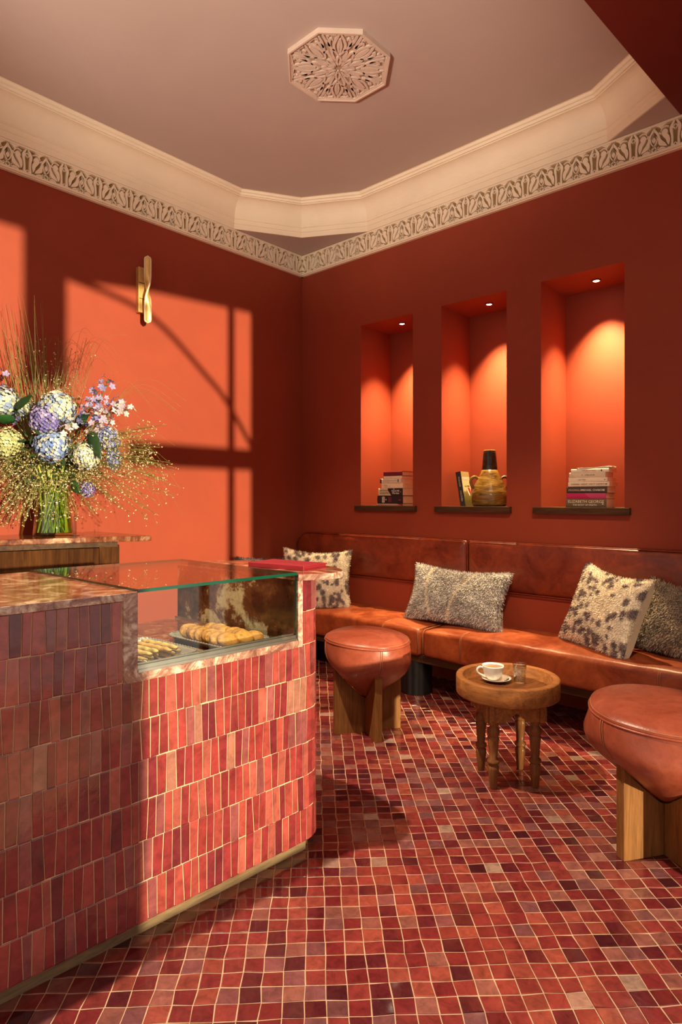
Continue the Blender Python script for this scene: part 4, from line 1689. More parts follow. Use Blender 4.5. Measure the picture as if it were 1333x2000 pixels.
def hydrangea(label, px, py, dd, rpx, cols, n=95, squash=(1, 1, 1)):
    c = at(px, py, dd)
    r = rpx / 1223 * 3.35
    sp = stem_pts(c - (c - NECK).normalized() * r * 0.4)
    t = thing('hydrangea', label, 'flower', NECK, 'flowers of the bouquet')
    m = MB()
    m.col = rng.choice(GREENS)
    m.tube(sp, 0.0035, 6)
    m.build('stem', M['leafm'], parent=t, recalc=False)
    m = MB()
    out = (c - NECK).normalized()
    n = int(n * 3.2)
    core = cols[0]
    b0 = len(m.v)
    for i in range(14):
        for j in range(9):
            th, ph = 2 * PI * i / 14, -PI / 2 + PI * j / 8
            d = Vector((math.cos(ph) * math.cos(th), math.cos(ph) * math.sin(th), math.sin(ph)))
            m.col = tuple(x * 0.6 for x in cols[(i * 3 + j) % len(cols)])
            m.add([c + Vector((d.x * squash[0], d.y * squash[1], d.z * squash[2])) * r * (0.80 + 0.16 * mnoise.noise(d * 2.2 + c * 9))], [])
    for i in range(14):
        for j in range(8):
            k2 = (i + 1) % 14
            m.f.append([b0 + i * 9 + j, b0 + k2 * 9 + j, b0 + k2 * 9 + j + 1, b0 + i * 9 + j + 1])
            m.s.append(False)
    for k in range(n):
        zz = 1 - 1.75 * (k + 0.5) / n
        a = k * 2.399963
        rr = math.sqrt(max(0, 1 - zz * zz))
        u = out.orthogonal().normalized()
        w = out.cross(u)
        d = out * zz + (u * math.cos(a) + w * math.sin(a)) * rr
        p = c + Vector((d.x * squash[0], d.y * squash[1], d.z * squash[2])) * r * (rng.uniform(0.84, 1.08) + 0.16 * mnoise.noise(d * 2.2 + c * 9))
        floret(m, p, (d + Vector((rng.gauss(0, .2), rng.gauss(0, .2), rng.gauss(0, .2)))), r * rng.uniform(0.105, 0.15), cols)
    m.build('flower_head', M['petal'], parent=t, recalc=False)
    return t


WB = [(0.62, 0.62, 0.50), (0.58, 0.60, 0.54), (0.26, 0.36, 0.60), (0.40, 0.48, 0.62), (0.62, 0.60, 0.40), (0.30, 0.34, 0.26)]
BL = [(0.14, 0.23, 0.54), (0.24, 0.35, 0.62), (0.48, 0.55, 0.68), (0.18, 0.26, 0.52), (0.56, 0.58, 0.50)]
PU_ = [(0.21, 0.17, 0.50), (0.30, 0.25, 0.56), (0.42, 0.37, 0.62), (0.16, 0.14, 0.44)]
CG = [(0.56, 0.54, 0.28), (0.62, 0.58, 0.38), (0.46, 0.48, 0.22), (0.36, 0.38, 0.16)]
DB = [(0.16, 0.20, 0.52), (0.28, 0.34, 0.66), (0.42, 0.46, 0.72)]
hydrangea('large white and pale blue hydrangea head at the top middle of the bouquet', 112, 800, -0.05, 33, WB, 120)
hydrangea('violet hydrangea head just left of the white one', 90, 822, -0.10, 27, PU_, 100, (1, 1, 1.15))
hydrangea('sky blue hydrangea head below the violet one', 103, 872, -0.14, 30, BL, 110)
hydrangea('small cream and blue hydrangea head low on the right of the bouquet', 167, 890, -0.10, 26, WB[:2] + CG[:1] + WB[3:4], 95)
hydrangea('yellowish cream hydrangea head at the lower left picture edge', 14, 866, -0.10, 29, CG, 100)
hydrangea('white and blue hydrangea head at the left picture edge', 6, 790, -0.02, 33, WB, 105)
hydrangea('small white blue hydrangea head between the left one and the violet one', 50, 800, 0.02, 20, WB, 70)
hydrangea('deep blue hydrangea head on the right under the larkspur', 210, 858, -0.03, 24, DB + WB[:1], 85)
hydrangea('trailing blue hydrangea head lowest on the right side', 222, 896, 0.0, 19, DB, 70, (0.8, 0.8, 1.3))
hydrangea('small purple flower head right above the vase neck', 170, 955, -0.02, 16, PU_, 50)


def larkspur(label, pts, cols, nfl, spread, size=0.019):
    P = [at(*p) for p in pts]
    t = thing('larkspur', label, 'flower', NECK, 'flowers of the bouquet')
    m = MB()
    m.col = rng.choice(GREENS)
    path = smooth_path([NECK + Vector((0, 0, -0.05))] + P, 6)
    m.tube(path, 0.0022, 5)
    heads = []
    for k in range(nfl):
        s = k / max(1, nfl - 1)
        i = int((len(path) - 1) * (0.45 + 0.55 * s))
        d = Vector((rng.gauss(0, 1), rng.gauss(0, 1), rng.gauss(0.1, 1))).normalized()
        q = path[i] + d * spread * (1.1 - 0.5 * s)
        m.tube([path[i], (path[i] + q) / 2 + Vector((0, 0, 0.004)), q], 0.0009, 4)
        heads.append((q, d + Vector((0.5, -0.5, 0.3))))
    m.build('stem', M['leafm'], parent=t, recalc=False)
    for q, d in heads:
        m = MB()
        floret(m, q, d, size * rng.uniform(0.75, 1.2), cols, 5)
        m.build('floret', M['petal'], parent=t, recalc=False)
    return t


LV = [(0.20, 0.20, 0.50), (0.30, 0.28, 0.56), (0.40, 0.36, 0.60)]
PK = [(0.62, 0.50, 0.58), (0.66, 0.58, 0.60), (0.46, 0.38, 0.56)]
larkspur('blue larkspur spike rising highest on the right of the bouquet', [(150, 850, 0), (190, 790, 0), (212, 742, 0)], LV, 36, 0.055)
larkspur('violet larkspur spike just left of the highest blue one', [(150, 850, 0.05), (172, 810, 0.05), (186, 765, 0.05)], LV, 34, 0.055)
larkspur('pale pink larkspur spray reaching furthest to the right', [(170, 850, -0.05), (215, 810, -0.05), (256, 800, -0.05)], PK, 34, 0.055)
larkspur('lilac larkspur spray between the blue spikes and the pink spray', [(160, 850, -0.03), (200, 815, -0.03), (238, 780, -0.03)], PK + LV, 34, 0.055)
larkspur('dark violet larkspur at the upper left picture edge', [(60, 860, 0), (25, 790, 0), (6, 728, 0)], [(0.16, 0.14, 0.36), (0.30, 0.26, 0.5)], 18, 0.04)
larkspur('white larkspur sprig beside the large white hydrangea', [(120, 860, -0.1), (136, 838, -0.16), (140, 822, -0.18)], [(0.80, 0.74, 0.72), (0.7, 0.62, 0.7)], 9, 0.03)


def leaf(label, base, tip, width, col, droop=0.0):
    A, B = at(*base), at(*tip)
    d = B - A
    side = d.cross(Vector((fwd.x, fwd.y, 0.25))).normalized() * width
    nrm = d.cross(side).normalized()
    m = MB()
    m.col = col
    n = 9
    vs = []
    for i in range(n + 1):
        s = i / n
        w = math.sin(PI * s ** 0.8) ** 0.8 if 0 < s < 1 else 0.02
        c = A + d * s + Vector((0, 0, -droop * s * s))
        fold = nrm * (0.22 * width * w)
        vs += [c + side * w + fold, c, c - side * w + fold]
    fs = []
    for i in range(n):
        fs += [(3 * i, 3 * i + 1, 3 * i + 4, 3 * i + 3), (3 * i + 1, 3 * i + 2, 3 * i + 5, 3 * i + 4)]
    m.add(vs, fs, True)
    m.tube([A + (NECK - A) * 0.6, A], 0.0016, 5)
    o = m.build('leaf', M['leafm'], loc=A, recalc=False)
    sol = o.modifiers.new('solid', 'SOLIDIFY')
    sol.thickness = 0.0006
    return tag(o, label, 'leaf', 'leaves in the bouquet')


DG = (0.018, 0.055, 0.016)
LG = (0.16, 0.24, 0.03)
leaf('long dark green leaf at the upper left among the white hydrangeas', (28, 800, -0.06), (64, 770, -0.14), 0.019, DG)
leaf('broad dark green leaf at the left picture edge', (30, 822, -0.04), (-12, 812, -0.16), 0.03, (0.02, 0.08, 0.02))
leaf('dark green leaf between the cream and the sky blue hydrangea', (66, 868, -0.02), (34, 860, -0.14), 0.026, DG)
leaf('big dark green leaf hanging between the right hydrangeas', (176, 842, -0.10), (196, 892, -0.16), 0.034, DG, 0.01)
leaf('dark green leaf behind the white hydrangea on its right', (148, 832, 0.03), (172, 808, -0.03), 0.03, (0.02, 0.06, 0.03))
leaf('narrow yellow green leaf below the white larkspur sprig', (126, 876, -0.10), (152, 869, -0.2), 0.012, LG)
leaf('dark green leaf low on the left above the vase', (40, 905, 0.0), (14, 880, -0.08), 0.03, (0.012, 0.04, 0.012))
leaf('dark green leaf just above the vase on the right', (140, 940, -0.06), (158, 965, -0.10), 0.026, (0.03, 0.09, 0.02))

# dark foliage and stems filling the heart of the bouquet, and stems in the vase
m = MB()
for k in range(95):
    m.col = rng.choice([(0.30, 0.38, 0.04), (0.50, 0.54, 0.10), (0.16, 0.24, 0.02), (0.60, 0.58, 0.18)])
    a = rng.uniform(0, 2 * PI)
    b = a + rng.uniform(-1.5, 1.5)
    r0, r1 = rng.uniform(0.03, 0.088), rng.uniform(0.03, 0.074)
    m.tube([VC + Vector((r0 * math.cos(a), r0 * math.sin(a), 0.018)), VC + Vector((r1 * math.cos(b), r1 * math.sin(b), VH + 0.02)),
            VC + Vector((1.7 * r1 * math.cos(b), 1.7 * r1 * math.sin(b), VH + 0.12))], rng.uniform(0.002, 0.0045), 5)
o = m.build('flower_stems', M['leafm'], loc=VC, recalc=False, kind='stuff')
tag(o, 'tangle of green flower stems inside the glass vase', 'stems')

m = MB()
for k in range(420):
    d = Vector((rng.gauss(0, 1), rng.gauss(0, 1), rng.gauss(0.35, 0.8))).normalized()
    c = NECK + Vector((0, 0, 0.16)) + Vector((d.x * 0.24, d.y * 0.24, d.z * 0.20)) * rng.uniform(0.3, 1.0)
    m.col = rng.choice([(0.02, 0.05, 0.012), (0.03, 0.07, 0.015), (0.05, 0.08, 0.02), (0.10, 0.13, 0.03)])
    u = Vector((rng.gauss(0, 1), rng.gauss(0, 1), rng.gauss(0, 1))).normalized()
    w = u.orthogonal().normalized() * rng.uniform(0.004, 0.012)
    L = rng.uniform(0.02, 0.05)
    m.add([c, c + u * L * 0.5 + w, c + u * L, c + u * L * 0.5 - w], [(0, 1, 2), (0, 2, 3)])
o = m.build('foliage', M['leafm'], loc=NECK, recalc=False, kind='stuff')
tag(o, 'dark green foliage filling the inside of the bouquet', 'foliage')

# grasses
m = MB()


def blade(pts, r0, col):
    m.col = col
    sp = smooth_path(pts, 6)
    n = len(sp)
    m.tube(sp, [max(0.0004, r0 * (1 - 0.85 * i / n)) for i in range(n)], 4)


for k in range(34):
    x0 = rng.uniform(40, 95)
    top = rng.uniform(575, 700)
    tx = x0 + rng.gauss(-28, 34)
    dd = rng.uniform(-0.08, 0.12)
    blade([NECK + Vector((0, 0, 0.02)), at(x0, 830, dd), at(x0 + (tx - x0) * 0.5, (830 + top) / 2, dd), at(tx, top, dd)], rng.uniform(0.0020, 0.0036), rng.choice([(0.15, 0.17, 0.03), (0.11, 0.15, 0.025), (0.24, 0.20, 0.06)]))
for k in range(26):
    x0 = rng.uniform(60, 150)
    ex = x0 + rng.uniform(30, 140)
    py = rng.uniform(690, 760)
    dd = rng.uniform(-0.1, 0.1)
    blade([NECK, at(x0, 830, dd), at((x0 + ex) / 2, py - 40, dd), at(ex, py + rng.uniform(-60, 30), dd)], rng.uniform(0.0008, 0.0014), rng.choice([(0.20, 0.16, 0.04), (0.26, 0.22, 0.06), (0.14, 0.12, 0.03)]))
for k in range(34):
    ex = rng.uniform(240, 365)
    ey = rng.uniform(780, 1010)
    dd = rng.uniform(-0.1, 0.08)
    blade([NECK, at(150, 900, dd), at((150 + ex) / 2 + 10, min(850, ey - 40), dd), at(ex, ey, dd)], rng.uniform(0.0008, 0.0014), rng.choice([(0.30, 0.27, 0.06), (0.22, 0.20, 0.05)]))
for k in range(22):
    ex = rng.uniform(-60, 40)
    ey = rng.uniform(860, 1040)
    dd = rng.uniform(-0.15, 0.05)
    blade([NECK, at(60, 920, dd), at((60 + ex) / 2 - 10, min(900, ey - 30), dd), at(ex, ey, dd)], rng.uniform(0.0009, 0.0016), rng.choice([(0.30, 0.27, 0.06), (0.20, 0.20, 0.05)]))
for v_ in m.v:
    v_.x = max(v_.x, 0.01)
o = m.build('grasses', M['leafm'], loc=NECK, recalc=False, kind='stuff')
tag(o, 'thin green and straw coloured grasses arching out of the bouquet', 'grass')

# tiny cream blossom sprays
m = MB()
bl = MB()


def spray(base, tip, sag, nb, dens=1.0):
    A, B = base, tip
    mid = (A + B) / 2 + Vector((0, 0, sag))
    sp = smooth_path([A, A.lerp(mid, 0.6), mid, B], 6)
    m.col = rng.choice([(0.22, 0.22, 0.05), (0.28, 0.24, 0.07), (0.16, 0.17, 0.04)])
    m.tube(sp, 0.0009, 4)
    n = len(sp)
    for k in range(nb):
        i = int(n * (0.25 + 0.75 * rng.random() ** 0.8))
        i = min(n - 1, i)
        q = sp[i] + Vector((rng.gauss(0, 0.018), rng.gauss(0, 0.018), rng.gauss(-0.006, 0.018)))
        m.tube([sp[max(0, i - 1)], q], 0.0005, 3)
        s = rng.uniform(0.0030, 0.0060)
        c = rng.choice([(0.60, 0.46, 0.22), (0.66, 0.56, 0.34), (0.50, 0.36, 0.15), (0.70, 0.62, 0.46), (0.42, 0.32, 0.12)])
        bl.col = c
        u = Vector((rng.gauss(0, 1), rng.gauss(0, 1), rng.gauss(0, 1))).normalized()
        v = u.orthogonal().normalized()
        w = u.cross(v)
        bl.add([q + u * s * 1.4, q - u * s * 1.0, q + v * s * 0.8, q - v * s * 0.8, q + w * s * 0.8, q - w * s * 0.8],
               [(0, 2, 4), (0, 4, 3), (0, 3, 5), (0, 5, 2), (1, 4, 2), (1, 3, 4), (1, 5, 3), (1, 2, 5)])


for k in range(120):      # drooping on the lower left and in front of the vase
    ex, ey = rng.uniform(-30, 150), rng.uniform(880, 1030)
    dd = rng.uniform(-0.20, 0.0)
    spray(NECK + Vector((0, 0, 0.06)), at(ex, ey, dd), 0.10, 24)
for k in range(70):      # to the right
    ex, ey = rng.uniform(150, 315), rng.uniform(830, 1010)
    dd = rng.uniform(-0.16, 0.06)
    spray(NECK + Vector((0, 0, 0.05)), at(ex, ey, dd), 0.09, 20)
for k in range(34):      # furthest right
    ex, ey = rng.uniform(250, 345), rng.uniform(820, 970)
    spray(NECK + Vector((0, 0, 0.05)), at(ex, ey, rng.uniform(-0.12, 0.05)), 0.10, 16)
for k in range(34):      # behind the heads, upwards
    ex, ey = rng.uniform(20, 190), rng.uniform(655, 770)
    spray(NECK + Vector((0, 0, 0.1)), at(ex, ey, rng.uniform(-0.02, 0.14)), 0.02, 14)
for k in range(18):      # among the heads
    ex, ey = rng.uniform(20, 160), rng.uniform(810, 900)
    spray(NECK + Vector((0, 0, 0.08)), at(ex, ey, rng.uniform(-0.2, -0.12)), 0.04, 14)
sp_root = thing('blossom_sprays', 'fine drooping sprays of tiny cream blossoms all through the bouquet', 'blossom', NECK)
sp_root['kind'] = 'stuff'
for v_ in m.v + bl.v:
    v_.x = max(v_.x, 0.01)
m.build('spray_twigs', M['leafm'], parent=sp_root, recalc=False, kind='stuff')
bl.build('tiny_blossoms', M['petal'], parent=sp_root, recalc=False, kind='stuff')


# ------------------------------------------------------------------ books in the niches
def cover_mat(name, col, col2=None, split=None, rough=0.45):
    if name in M:
        return M[name]
    if col2 is None:
        M[name] = simple(name, tuple(min(0.92, x * 1.2) for x in col), rough, var=0.1, nscale=30)
        return M[name]
    mm, nt, bs = new_mat(name)
    tc = nt.nodes.new('ShaderNodeTexCoord')
    sx = nt.nodes.new('ShaderNodeSeparateXYZ')
    nt.links.new(tc.outputs['Generated'], sx.inputs[0])
    ad = N(nt, 'ShaderNodeMath', operation='MULTIPLY_ADD')
    ad.inputs[1].default_value = 0.16
    nt.links.new(sx.outputs['Z'], ad.inputs[0])
    ad.inputs[2].default_value = -split - 0.08
    a2 = N(nt, 'ShaderNodeMath', operation='SUBTRACT')
    nt.links.new(sx.outputs['X'], a2.inputs[0])
    mneg = N(nt, 'ShaderNodeMath', operation='MULTIPLY')
    mneg.inputs[1].default_value = -1.0
    nt.links.new(ad.outputs[0], mneg.inputs[0])
    nt.links.new(mneg.outputs[0], a2.inputs[1])
    gt = N(nt, 'ShaderNodeMath', operation='GREATER_THAN')
    gt.inputs[1].default_value = 0.0
    nt.links.new(a2.outputs[0], gt.inputs[0])
    nt.links.new(ramp(nt, gt.outputs[0], [(0.0, col), (1.0, col2)]), bs.inputs['Base Color'])
    bs.inputs['Roughness'].default_value = rough
    M[name] = mm
    return mm


def book(label, x0, x1, y0, z0, th, depth, mat, rot=0.0, texts=(), tilt=0.0, soft=True, group='books stacked in the niches', marks=None):
    """lying book, spine towards -Y; texts: (string, x fraction, size, material, z fraction)"""
    cx = (x0 + x1) / 2
    t = thing('book', label, 'book', (cx, y0 + depth / 2, z0), group)
    Mx = Matrix.Translation((cx, y0 + depth / 2, z0)) @ Matrix.Rotation(rot, 4, 'Z') @ Matrix.Rotation(tilt, 4, 'Y')
    w = (x1 - x0) / 2
    d = depth / 2
    c = 0.0014 if soft else 0.0026
    m = MB()
    m.M = Mx
    m.box(-w, w, -d, d, 0.0, c)
    m.box(-w, w, -d, d, th - c, th)
    nz = 6
    pr = []
    for k in range(nz + 1):
        a = -PI / 2 + PI * k / nz
        pr.append((-d - 0.004 * math.cos(a), th / 2 + th / 2 * math.sin(a)))
    vs = [(-w, y, z) for y, z in pr] + [(w, y, z) for y, z in pr] + [(-w, -d + 0.003, z) for y, z in pr] + [(w, -d + 0.003, z) for y, z in pr]
    q = nz + 1
    fs = [(i, q + i, q + i + 1, i + 1) for i in range(nz)]
    fs += [(2 * q + i, 2 * q + i + 1, 3 * q + i + 1, 3 * q + i) for i in range(nz)]
    fs += [(i, i + 1, 2 * q + i + 1, 2 * q + i) for i in range(nz)] + [(q + i, 3 * q + i, 3 * q + i + 1, q + i + 1) for i in range(nz)]
    m.add(vs, fs)
    cov = m.build('cover', mat, parent=t)
    m = MB()
    m.M = Mx
    i_ = 0.0 if soft else 0.004
    m.box(-w + 0.001 + i_, w - 0.0005 - i_, -d + 0.003, d - 0.002 - i_, c, th - c)
    m.build('pages', M['page'], parent=t)
    by = {}
    for s, fx, size, mt, fz in texts:
        mm = by.setdefault(mt, MB())
        T = Mx @ Matrix.Translation((-w + 2 * w * fx, -d - 0.0048, th * fz)) @ Matrix.Rotation(PI / 2, 4, 'X')
        text_mesh(mm, s, size, T, 0.0003)
    for mt, mm in by.items():
        mm.build('lettering', M[mt], parent=cov, recalc=False)
    if marks:
        for (fx0, fx1, fz0, fz1, mt) in marks:
            mm = MB()
            mm.M = Mx
            mm.box(-w + 2 * w * fx0, -w + 2 * w * fx1, -d - 0.0052, -d - 0.002, th * fz0, th * fz1)
            mm.build('spine_mark', M[mt], parent=cov)
    return t


CM = (0.70, 0.56, 0.36)
zb = NZ0
gA = 'books stacked in the left niche'
y0 = 0.035
book('thin red and white book lowest in the left niche stack', 0.752, 0.985, y0, zb, 0.013, 0.15, cover_mat('cov_redwhite', (0.62, 0.36, 0.32), (0.40, 0.02, 0.03), 0.88), texts=(('Ein Sommer', 0.08, 0.008, 'letterred', 0.5),), group=gA)
zb += 0.013
book('thick black hardback with red lines, second from below in the left niche', 0.758, 0.985, y0, zb, 0.059, 0.155, cover_mat('cov_black', (0.010, 0.009, 0.010)), R_(1), soft=False, group=gA,
     marks=((0.20, 0.225, 0.15, 0.85, 'lettercream'), (0.245, 0.255, 0.08, 0.92, 'lettercream'), (0.27, 0.295, 0.15, 0.85, 'lettercream'), (0.34, 0.37, 0.42, 0.58, 'lettercream'),
            (0.46, 0.47, 0.2, 0.8, 'letterred'), (0.50, 0.51, 0.2, 0.8, 'letterred'), (0.545, 0.555, 0.2, 0.8, 'letterred'), (0.86, 0.93, 0.42, 0.5, 'letterred')))
zb += 0.059
book('cream and black paperback with lettering in the left niche stack', 0.766, 0.987, y0 + 0.002, zb, 0.052, 0.15, cover_mat('cov_split', CM, (0.018, 0.012, 0.012), 0.45), R_(-1), group=gA,
     texts=(('ANTHONY', 0.07, 0.019, 'drawing', 0.68), ('HOROWITZ', 0.07, 0.019, 'drawing', 0.33), ('Ein', 0.63, 0.012, 'letterwhite', 0.88), ('Hotel Hill', 0.56, 0.018, 'letterwhite', 0.64), ('Morden', 0.59, 0.020, 'letterwhite', 0.32), ('+', 0.92, 0.014, 'letterwhite', 0.5)))
zb += 0.052
book('plain cream book with faint red letters in the left niche stack', 0.795, 0.985, y0 + 0.004, zb, 0.037, 0.15, cover_mat('cov_cream1', (0.72, 0.56, 0.38)), R_(1), texts=(('TN', 0.12, 0.022, 'stitch', 0.5),), group=gA)
zb += 0.037
book('grey white book with dark ends in the left niche stack', 0.785, 0.972, y0, zb, 0.034, 0.145, cover_mat('cov_greyw', (0.62, 0.54, 0.42)), group=gA, marks=((0.0, 0.07, 0.05, 0.95, 'drawing'), (0.86, 0.90, 0.2, 0.8, 'drawing'), (0.16, 0.82, 0.47, 0.54, 'stitch')))
zb += 0.034
book('thin cream booklet second from the top of the left niche stack', 0.815, 0.975, y0 + 0.006, zb, 0.018, 0.14, cover_mat('cov_cream2', (0.76, 0.62, 0.40)), group=gA)
zb += 0.018
book('small maroon book on top of the left niche stack', 0.812, 0.978, y0 + 0.004, zb, 0.034, 0.14, cover_mat('cov_maroon', (0.13, 0.010, 0.018)), R_(1), soft=False, group=gA)

gB = 'books stacked in the right niche'
zb = NZ0
y0 = 0.03
book('thick brown paperback with large white lettering lowest in the right niche stack', 2.172, 2.402, y0, zb, 0.050, 0.135, cover_mat('cov_brown', (0.13, 0.085, 0.04)), R_(0), group=gB,
     texts=(('ELIZABETH GEORGE', 0.06, 0.0225, 'lettercream', 0.66), ('THIS BODY OF DEATH', 0.18, 0.0135, 'letterwhite', 0.28), ('z', 0.90, 0.026, 'letterwhite', 0.5)))
zb += 0.050
book('bright pink book second from below in the right niche stack', 2.175, 2.400, y0, zb, 0.032, 0.135, cover_mat('cov_pink', (0.50, 0.012, 0.10), (0.58, 0.05, 0.15), 0.55), group=gB)
zb += 0.032
book('dark brown book with white lettering, third from below in the right niche', 2.178, 2.408, y0, zb, 0.037, 0.135, cover_mat('cov_dkbrown', (0.05, 0.034, 0.02)), R_(-1), group=gB,
     texts=(('MOONGLOW', 0.05, 0.0155, 'page', 0.45), ('MICHAEL CHABON', 0.36, 0.0155, 'letterwhite', 0.45), ('*', 0.90, 0.03, 'letterwhite', 0.30)))
zb += 0.037
book('cream paperback with small dark title, fourth from below in the right niche', 2.186, 2.415, y0, zb, 0.027, 0.15, cover_mat('cov_cream3', (0.74, 0.62, 0.46)), R_(2), group=gB,
     texts=(('SUSANNA', 0.07, 0.011, 'drawing', 0.5), ('NACHT VON ST CLEMENT', 0.32, 0.011, 'drawing', 0.5)), marks=((0.91, 0.95, 0.4, 0.6, 'drawing'),))
zb += 0.027
book('pale cream paperback, fifth from below in the right niche', 2.190, 2.408, y0, zb, 0.024, 0.135, cover_mat('cov_cream4', (0.78, 0.66, 0.48)), R_(0), group=gB, texts=(('Colm Toibin', 0.25, 0.009, 'drawing', 0.5),), marks=((0.93, 0.95, 0.4, 0.6, 'drawing'),))
zb += 0.024
book('ivory book with curved pale cover under the top ones in the right niche', 2.193, 2.397, y0, zb, 0.030, 0.13, cover_mat('cov_ivory', (0.70, 0.58, 0.40), (0.80, 0.68, 0.48), 0.12), group=gB, texts=(('a Mara und alle', 0.45, 0.009, 'drawing', 0.5),), marks=((0.36, 0.375, 0.45, 0.6, 'drawing'),))
zb += 0.030
book('thin white book with red print just below the loose magazine', 2.203, 2.415, y0, zb, 0.020, 0.13, cover_mat('cov_white1', (0.82, 0.72, 0.56)), R_(1), group=gB, texts=(('DAS GROSSE BUCH', 0.30, 0.009, 'letterred', 0.5),), marks=((0.80, 0.83, 0.25, 0.75, 'drawing'),))
zb += 0.020
mg = thing('magazine', 'loose white magazine with lifted corner on top of the right niche stack', 'magazine', (2.32, 0.09, zb))
m = MB()
m.M = Matrix.Translation((2.32, 0.09, zb)) @ Matrix.Rotation(R_(4), 4, 'Z')
for k in range(3):
    m.grid(lambda a, b, k=k: (-0.085 + 0.18 * a, -0.06 + 0.13 * b, 0.001 + 0.0028 * k + 0.018 * max(0, a - 0.45) ** 1.3), 10, 3)
o = m.build('leaves', cover_mat('cov_white2', (0.86, 0.79, 0.64)), parent=mg, recalc=False)
sol = o.modifiers.new('solid', 'SOLIDIFY')
sol.thickness = 0.0016
m = MB()
m.M = Matrix.Translation((2.32, 0.09, zb)) @ Matrix.Rotation(R_(4), 4, 'Z')
m.grid(lambda a, b: (0.030 + 0.026 * a, -0.058 + 0.03 * b, 0.0082 + 0.018 * max(0, (0.115 + 0.026 * a) / 0.18 - 0.45) ** 1.3), 3, 2)
m.build('printed_mark', M['drawing'], parent=mg, recalc=False)

# leaning novel in the middle niche
ML = Matrix.Translation((1.475, 0.075, NZ0)) @ Matrix.Rotation(R_(8), 4, 'Z') @ Matrix.Rotation(R_(-9), 4, 'Y')
nv = thing('book', 'standing novel with landscape cover leaning beside the ceramic jug', 'book', (1.475, 0.075, NZ0))
BW, BH, BT = 0.135, 0.235, 0.036


def sceneimg():
    mm, nt, bs = new_mat('landscape_cover')
    tc = nt.nodes.new('ShaderNodeTexCoord')
    sx = nt.nodes.new('ShaderNodeSeparateXYZ')
    nt.links.new(tc.outputs['Generated'], sx.inputs[0])
    nz_ = noise_tex(nt, tc.outputs['Generated'], 9, 5)
    ma = N(nt, 'ShaderNodeMath', operation='MULTIPLY_ADD')
    ma.inputs[1].default_value = 0.35
    nt.links.new(nz_, ma.inputs[0])
    nt.links.new(sx.outputs['Z'], ma.inputs[2])
    c = ramp(nt, ma.outputs[0], [(0.30, (0.10, 0.09, 0.02)), (0.58, (0.24, 0.20, 0.05)), (0.64, (0.72, 0.60, 0.32)), (0.98, (0.62, 0.50, 0.26)), (1.0, (0.40, 0.30, 0.13))])
    nt.links.new(c, bs.inputs['Base Color'])
    bs.inputs['Roughness'].default_value = 0.35
    return mm


# local frame: x thickness (spine faces -Y), y width going back to the right, z up
MB2 = ML @ Matrix.Rotation(R_(0), 4, 'Z')
m = MB()
m.M = MB2
m.box(-BT, 0, 0.0, 0.003, 0.0, BH)
m.box(-BT, -BT + 0.002, 0.0, BW, 0.0, BH)
sp_ = m.build('spine', cover_mat('cov_blackspine', (0.018, 0.015, 0.012)), parent=nv)
m = MB()
m.M = MB2
m.box(-0.002, 0, 0.003, BW, 0.0, BH)
fc = m.build('front_cover', sceneimg(), parent=nv)
m = MB()
m.M = MB2
m.box(-BT + 0.002, -0.002, 0.003, BW - 0.003, 0.002, BH - 0.002)
m.build('pages', M['page'], parent=nv)
mm = MB()
Tsp = MB2 @ Matrix.Translation((-BT / 2, -0.0006, BH * 0.86)) @ Matrix.Rotation(PI / 2, 4, 'X') @ Matrix.Rotation(-PI / 2, 4, 'Z')
text_mesh(mm, 'MARAINI', 0.017, Tsp, 0.0003)
text_mesh(mm, 'COLOMBA', 0.015, MB2 @ Matrix.Translation((-BT / 2, -0.0006, BH * 0.46)) @ Matrix.Rotation(PI / 2, 4, 'X') @ Matrix.Rotation(-PI / 2, 4, 'Z'), 0.0003)
mm.build('lettering', M['lettercream'], parent=sp_, recalc=False)
mm = MB()
Tc = MB2 @ Matrix.Translation((0.0006, 0.012, BH * 0.80)) @ Matrix.Rotation(PI / 2, 4, 'Z') @ Matrix.Rotation(PI / 2, 4, 'X')
text_mesh(mm, 'MARAINI', 0.030, Tc, 0.0003)
mm.build('lettering', M['letterwhite'], parent=fc, recalc=False)
mm = MB()
text_mesh(mm, 'COLOMBA', 0.017, MB2 @ Matrix.Translation((0.0006, 0.035, BH * 0.58)) @ Matrix.Rotation(PI / 2, 4, 'Z') @ Matrix.Rotation(PI / 2, 4, 'X'), 0.0003)
mm.build('lettering', M['steel'], parent=fc, recalc=False)
mm = MB()
mm.M = MB2
bw = [(0.078, 0.118), (0.098, 0.090), (0.118, 0.082), (0.128, 0.100), (0.112, 0.122), (0.092, 0.128)]
mm.add([(0.0008, y, z) for y, z in bw], [list(range(len(bw)))])
mm.build('printed_bird', M['letterred'], parent=fc, recalc=False)
mm = MB()
mm.M = MB2
bw = [(0.070, 0.112), (0.082, 0.084), (0.100, 0.066), (0.108, 0.080), (0.096, 0.094), (0.080, 0.118)]
mm.add([(0.0007, y, z) for y, z in bw], [list(range(len(bw)))])
mm.build('printed_wing', M['letterwhite'], parent=fc, recalc=False)


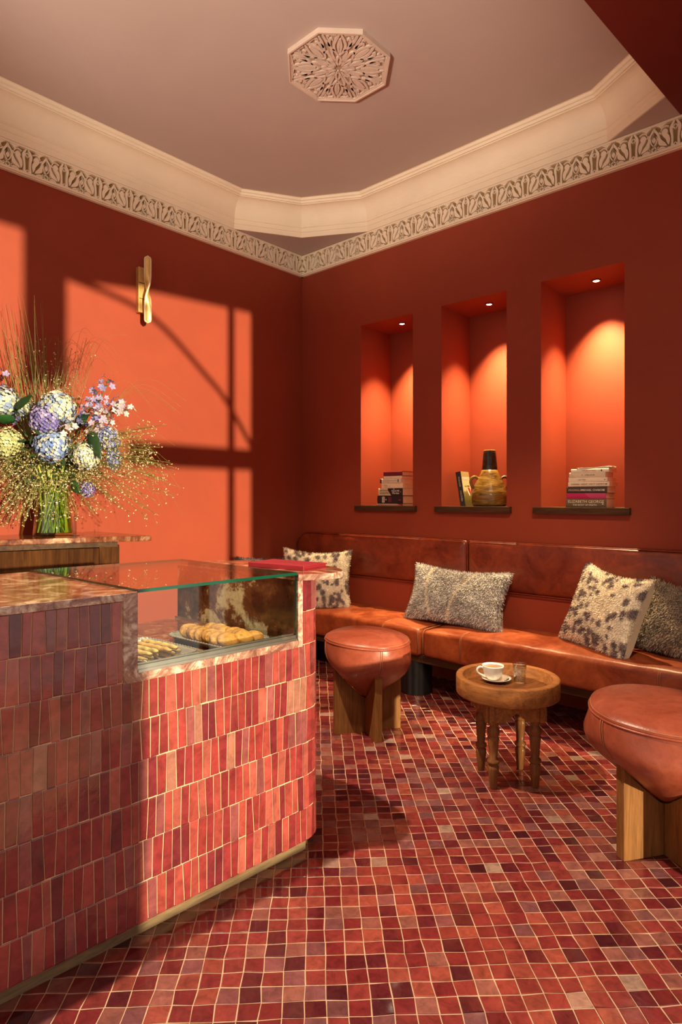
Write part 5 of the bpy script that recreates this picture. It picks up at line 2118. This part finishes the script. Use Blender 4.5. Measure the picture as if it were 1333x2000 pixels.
# ceramic jug
def ceramic():
    mm, nt, bs = new_mat('ochre_glaze')
    vec = coords(nt, (1, 1, 5))
    f = noise_tex(nt, vec, 7, 7, 0.65, 0.8)
    c = ramp(nt, f, [(0.30, (0.055, 0.026, 0.008)), (0.48, (0.19, 0.10, 0.018)), (0.72, (0.36, 0.22, 0.045))])
    nt.links.new(c, bs.inputs['Base Color'])
    bs.inputs['Roughness'].default_value = 0.16
    bump(nt, bs, noise_tex(nt, vec, 12, 5), 0.5, 0.01)
    return mm


M['ceramic'] = ceramic()
M['ceramicdark'] = simple('dark_neck_glaze', (0.028, 0.022, 0.012), 0.14, var=0.5, nscale=30, bmp=0.4, bscale=25)
JC = Vector((1.625, 0.125, NZ0))
jg = thing('ceramic_jug', 'ochre glazed ceramic jug with dark neck and two handles in the middle niche', 'jug', JC)


def jmod(a, r, z):
    return 1 + 0.02 * mnoise.noise(Vector((math.cos(a) * 2, math.sin(a) * 2, z * 14))), 0.0


m = MB()
m.lathe([(0.0, 0.0), (0.098, 0.0), (0.108, 0.006), (0.114, 0.022), (0.117, 0.054), (0.112, 0.090), (0.101, 0.128), (0.087, 0.160), (0.072, 0.190), (0.058, 0.215), (0.050, 0.240)], 48, JC, jmod)
m.build('body', M['ceramic'], parent=jg)
m = MB()
m.lathe([(0.0505, 0.232), (0.051, 0.238), (0.048, 0.262), (0.045, 0.300), (0.041, 0.345), (0.039, 0.362), (0.036, 0.365), (0.033, 0.360), (0.036, 0.30), (0.0, 0.29)], 40, JC, jmod)
m.build('neck', M['ceramicdark'], parent=jg)
m = MB()
m.lathe([(0.0395, 0.359), (0.0395, 0.364), (0.036, 0.367), (0.033, 0.363)], 36, JC, cap=False)
m.build('rim', M['ceramic'], parent=jg)
for sgn in (1, -1):
    m = MB()
    d = Vector((rgt.x, rgt.y, 0)) * sgn
    pts = [JC + d * r + Vector((0, 0, z)) for r, z in ((0.070, 0.176), (0.094, 0.192), (0.116, 0.184), (0.124, 0.160), (0.116, 0.132), (0.100, 0.118))]
    if sgn > 0:
        pts = pts[:4] + [JC + d * r + Vector((0, 0, z)) for r, z in ((0.120, 0.135), (0.114, 0.10), (0.119, 0.06), (0.121, 0.045))]
    m.tube(smooth_path(pts, 6), 0.0095, 10)
    m.build('handle', M['ceramic'], parent=jg)
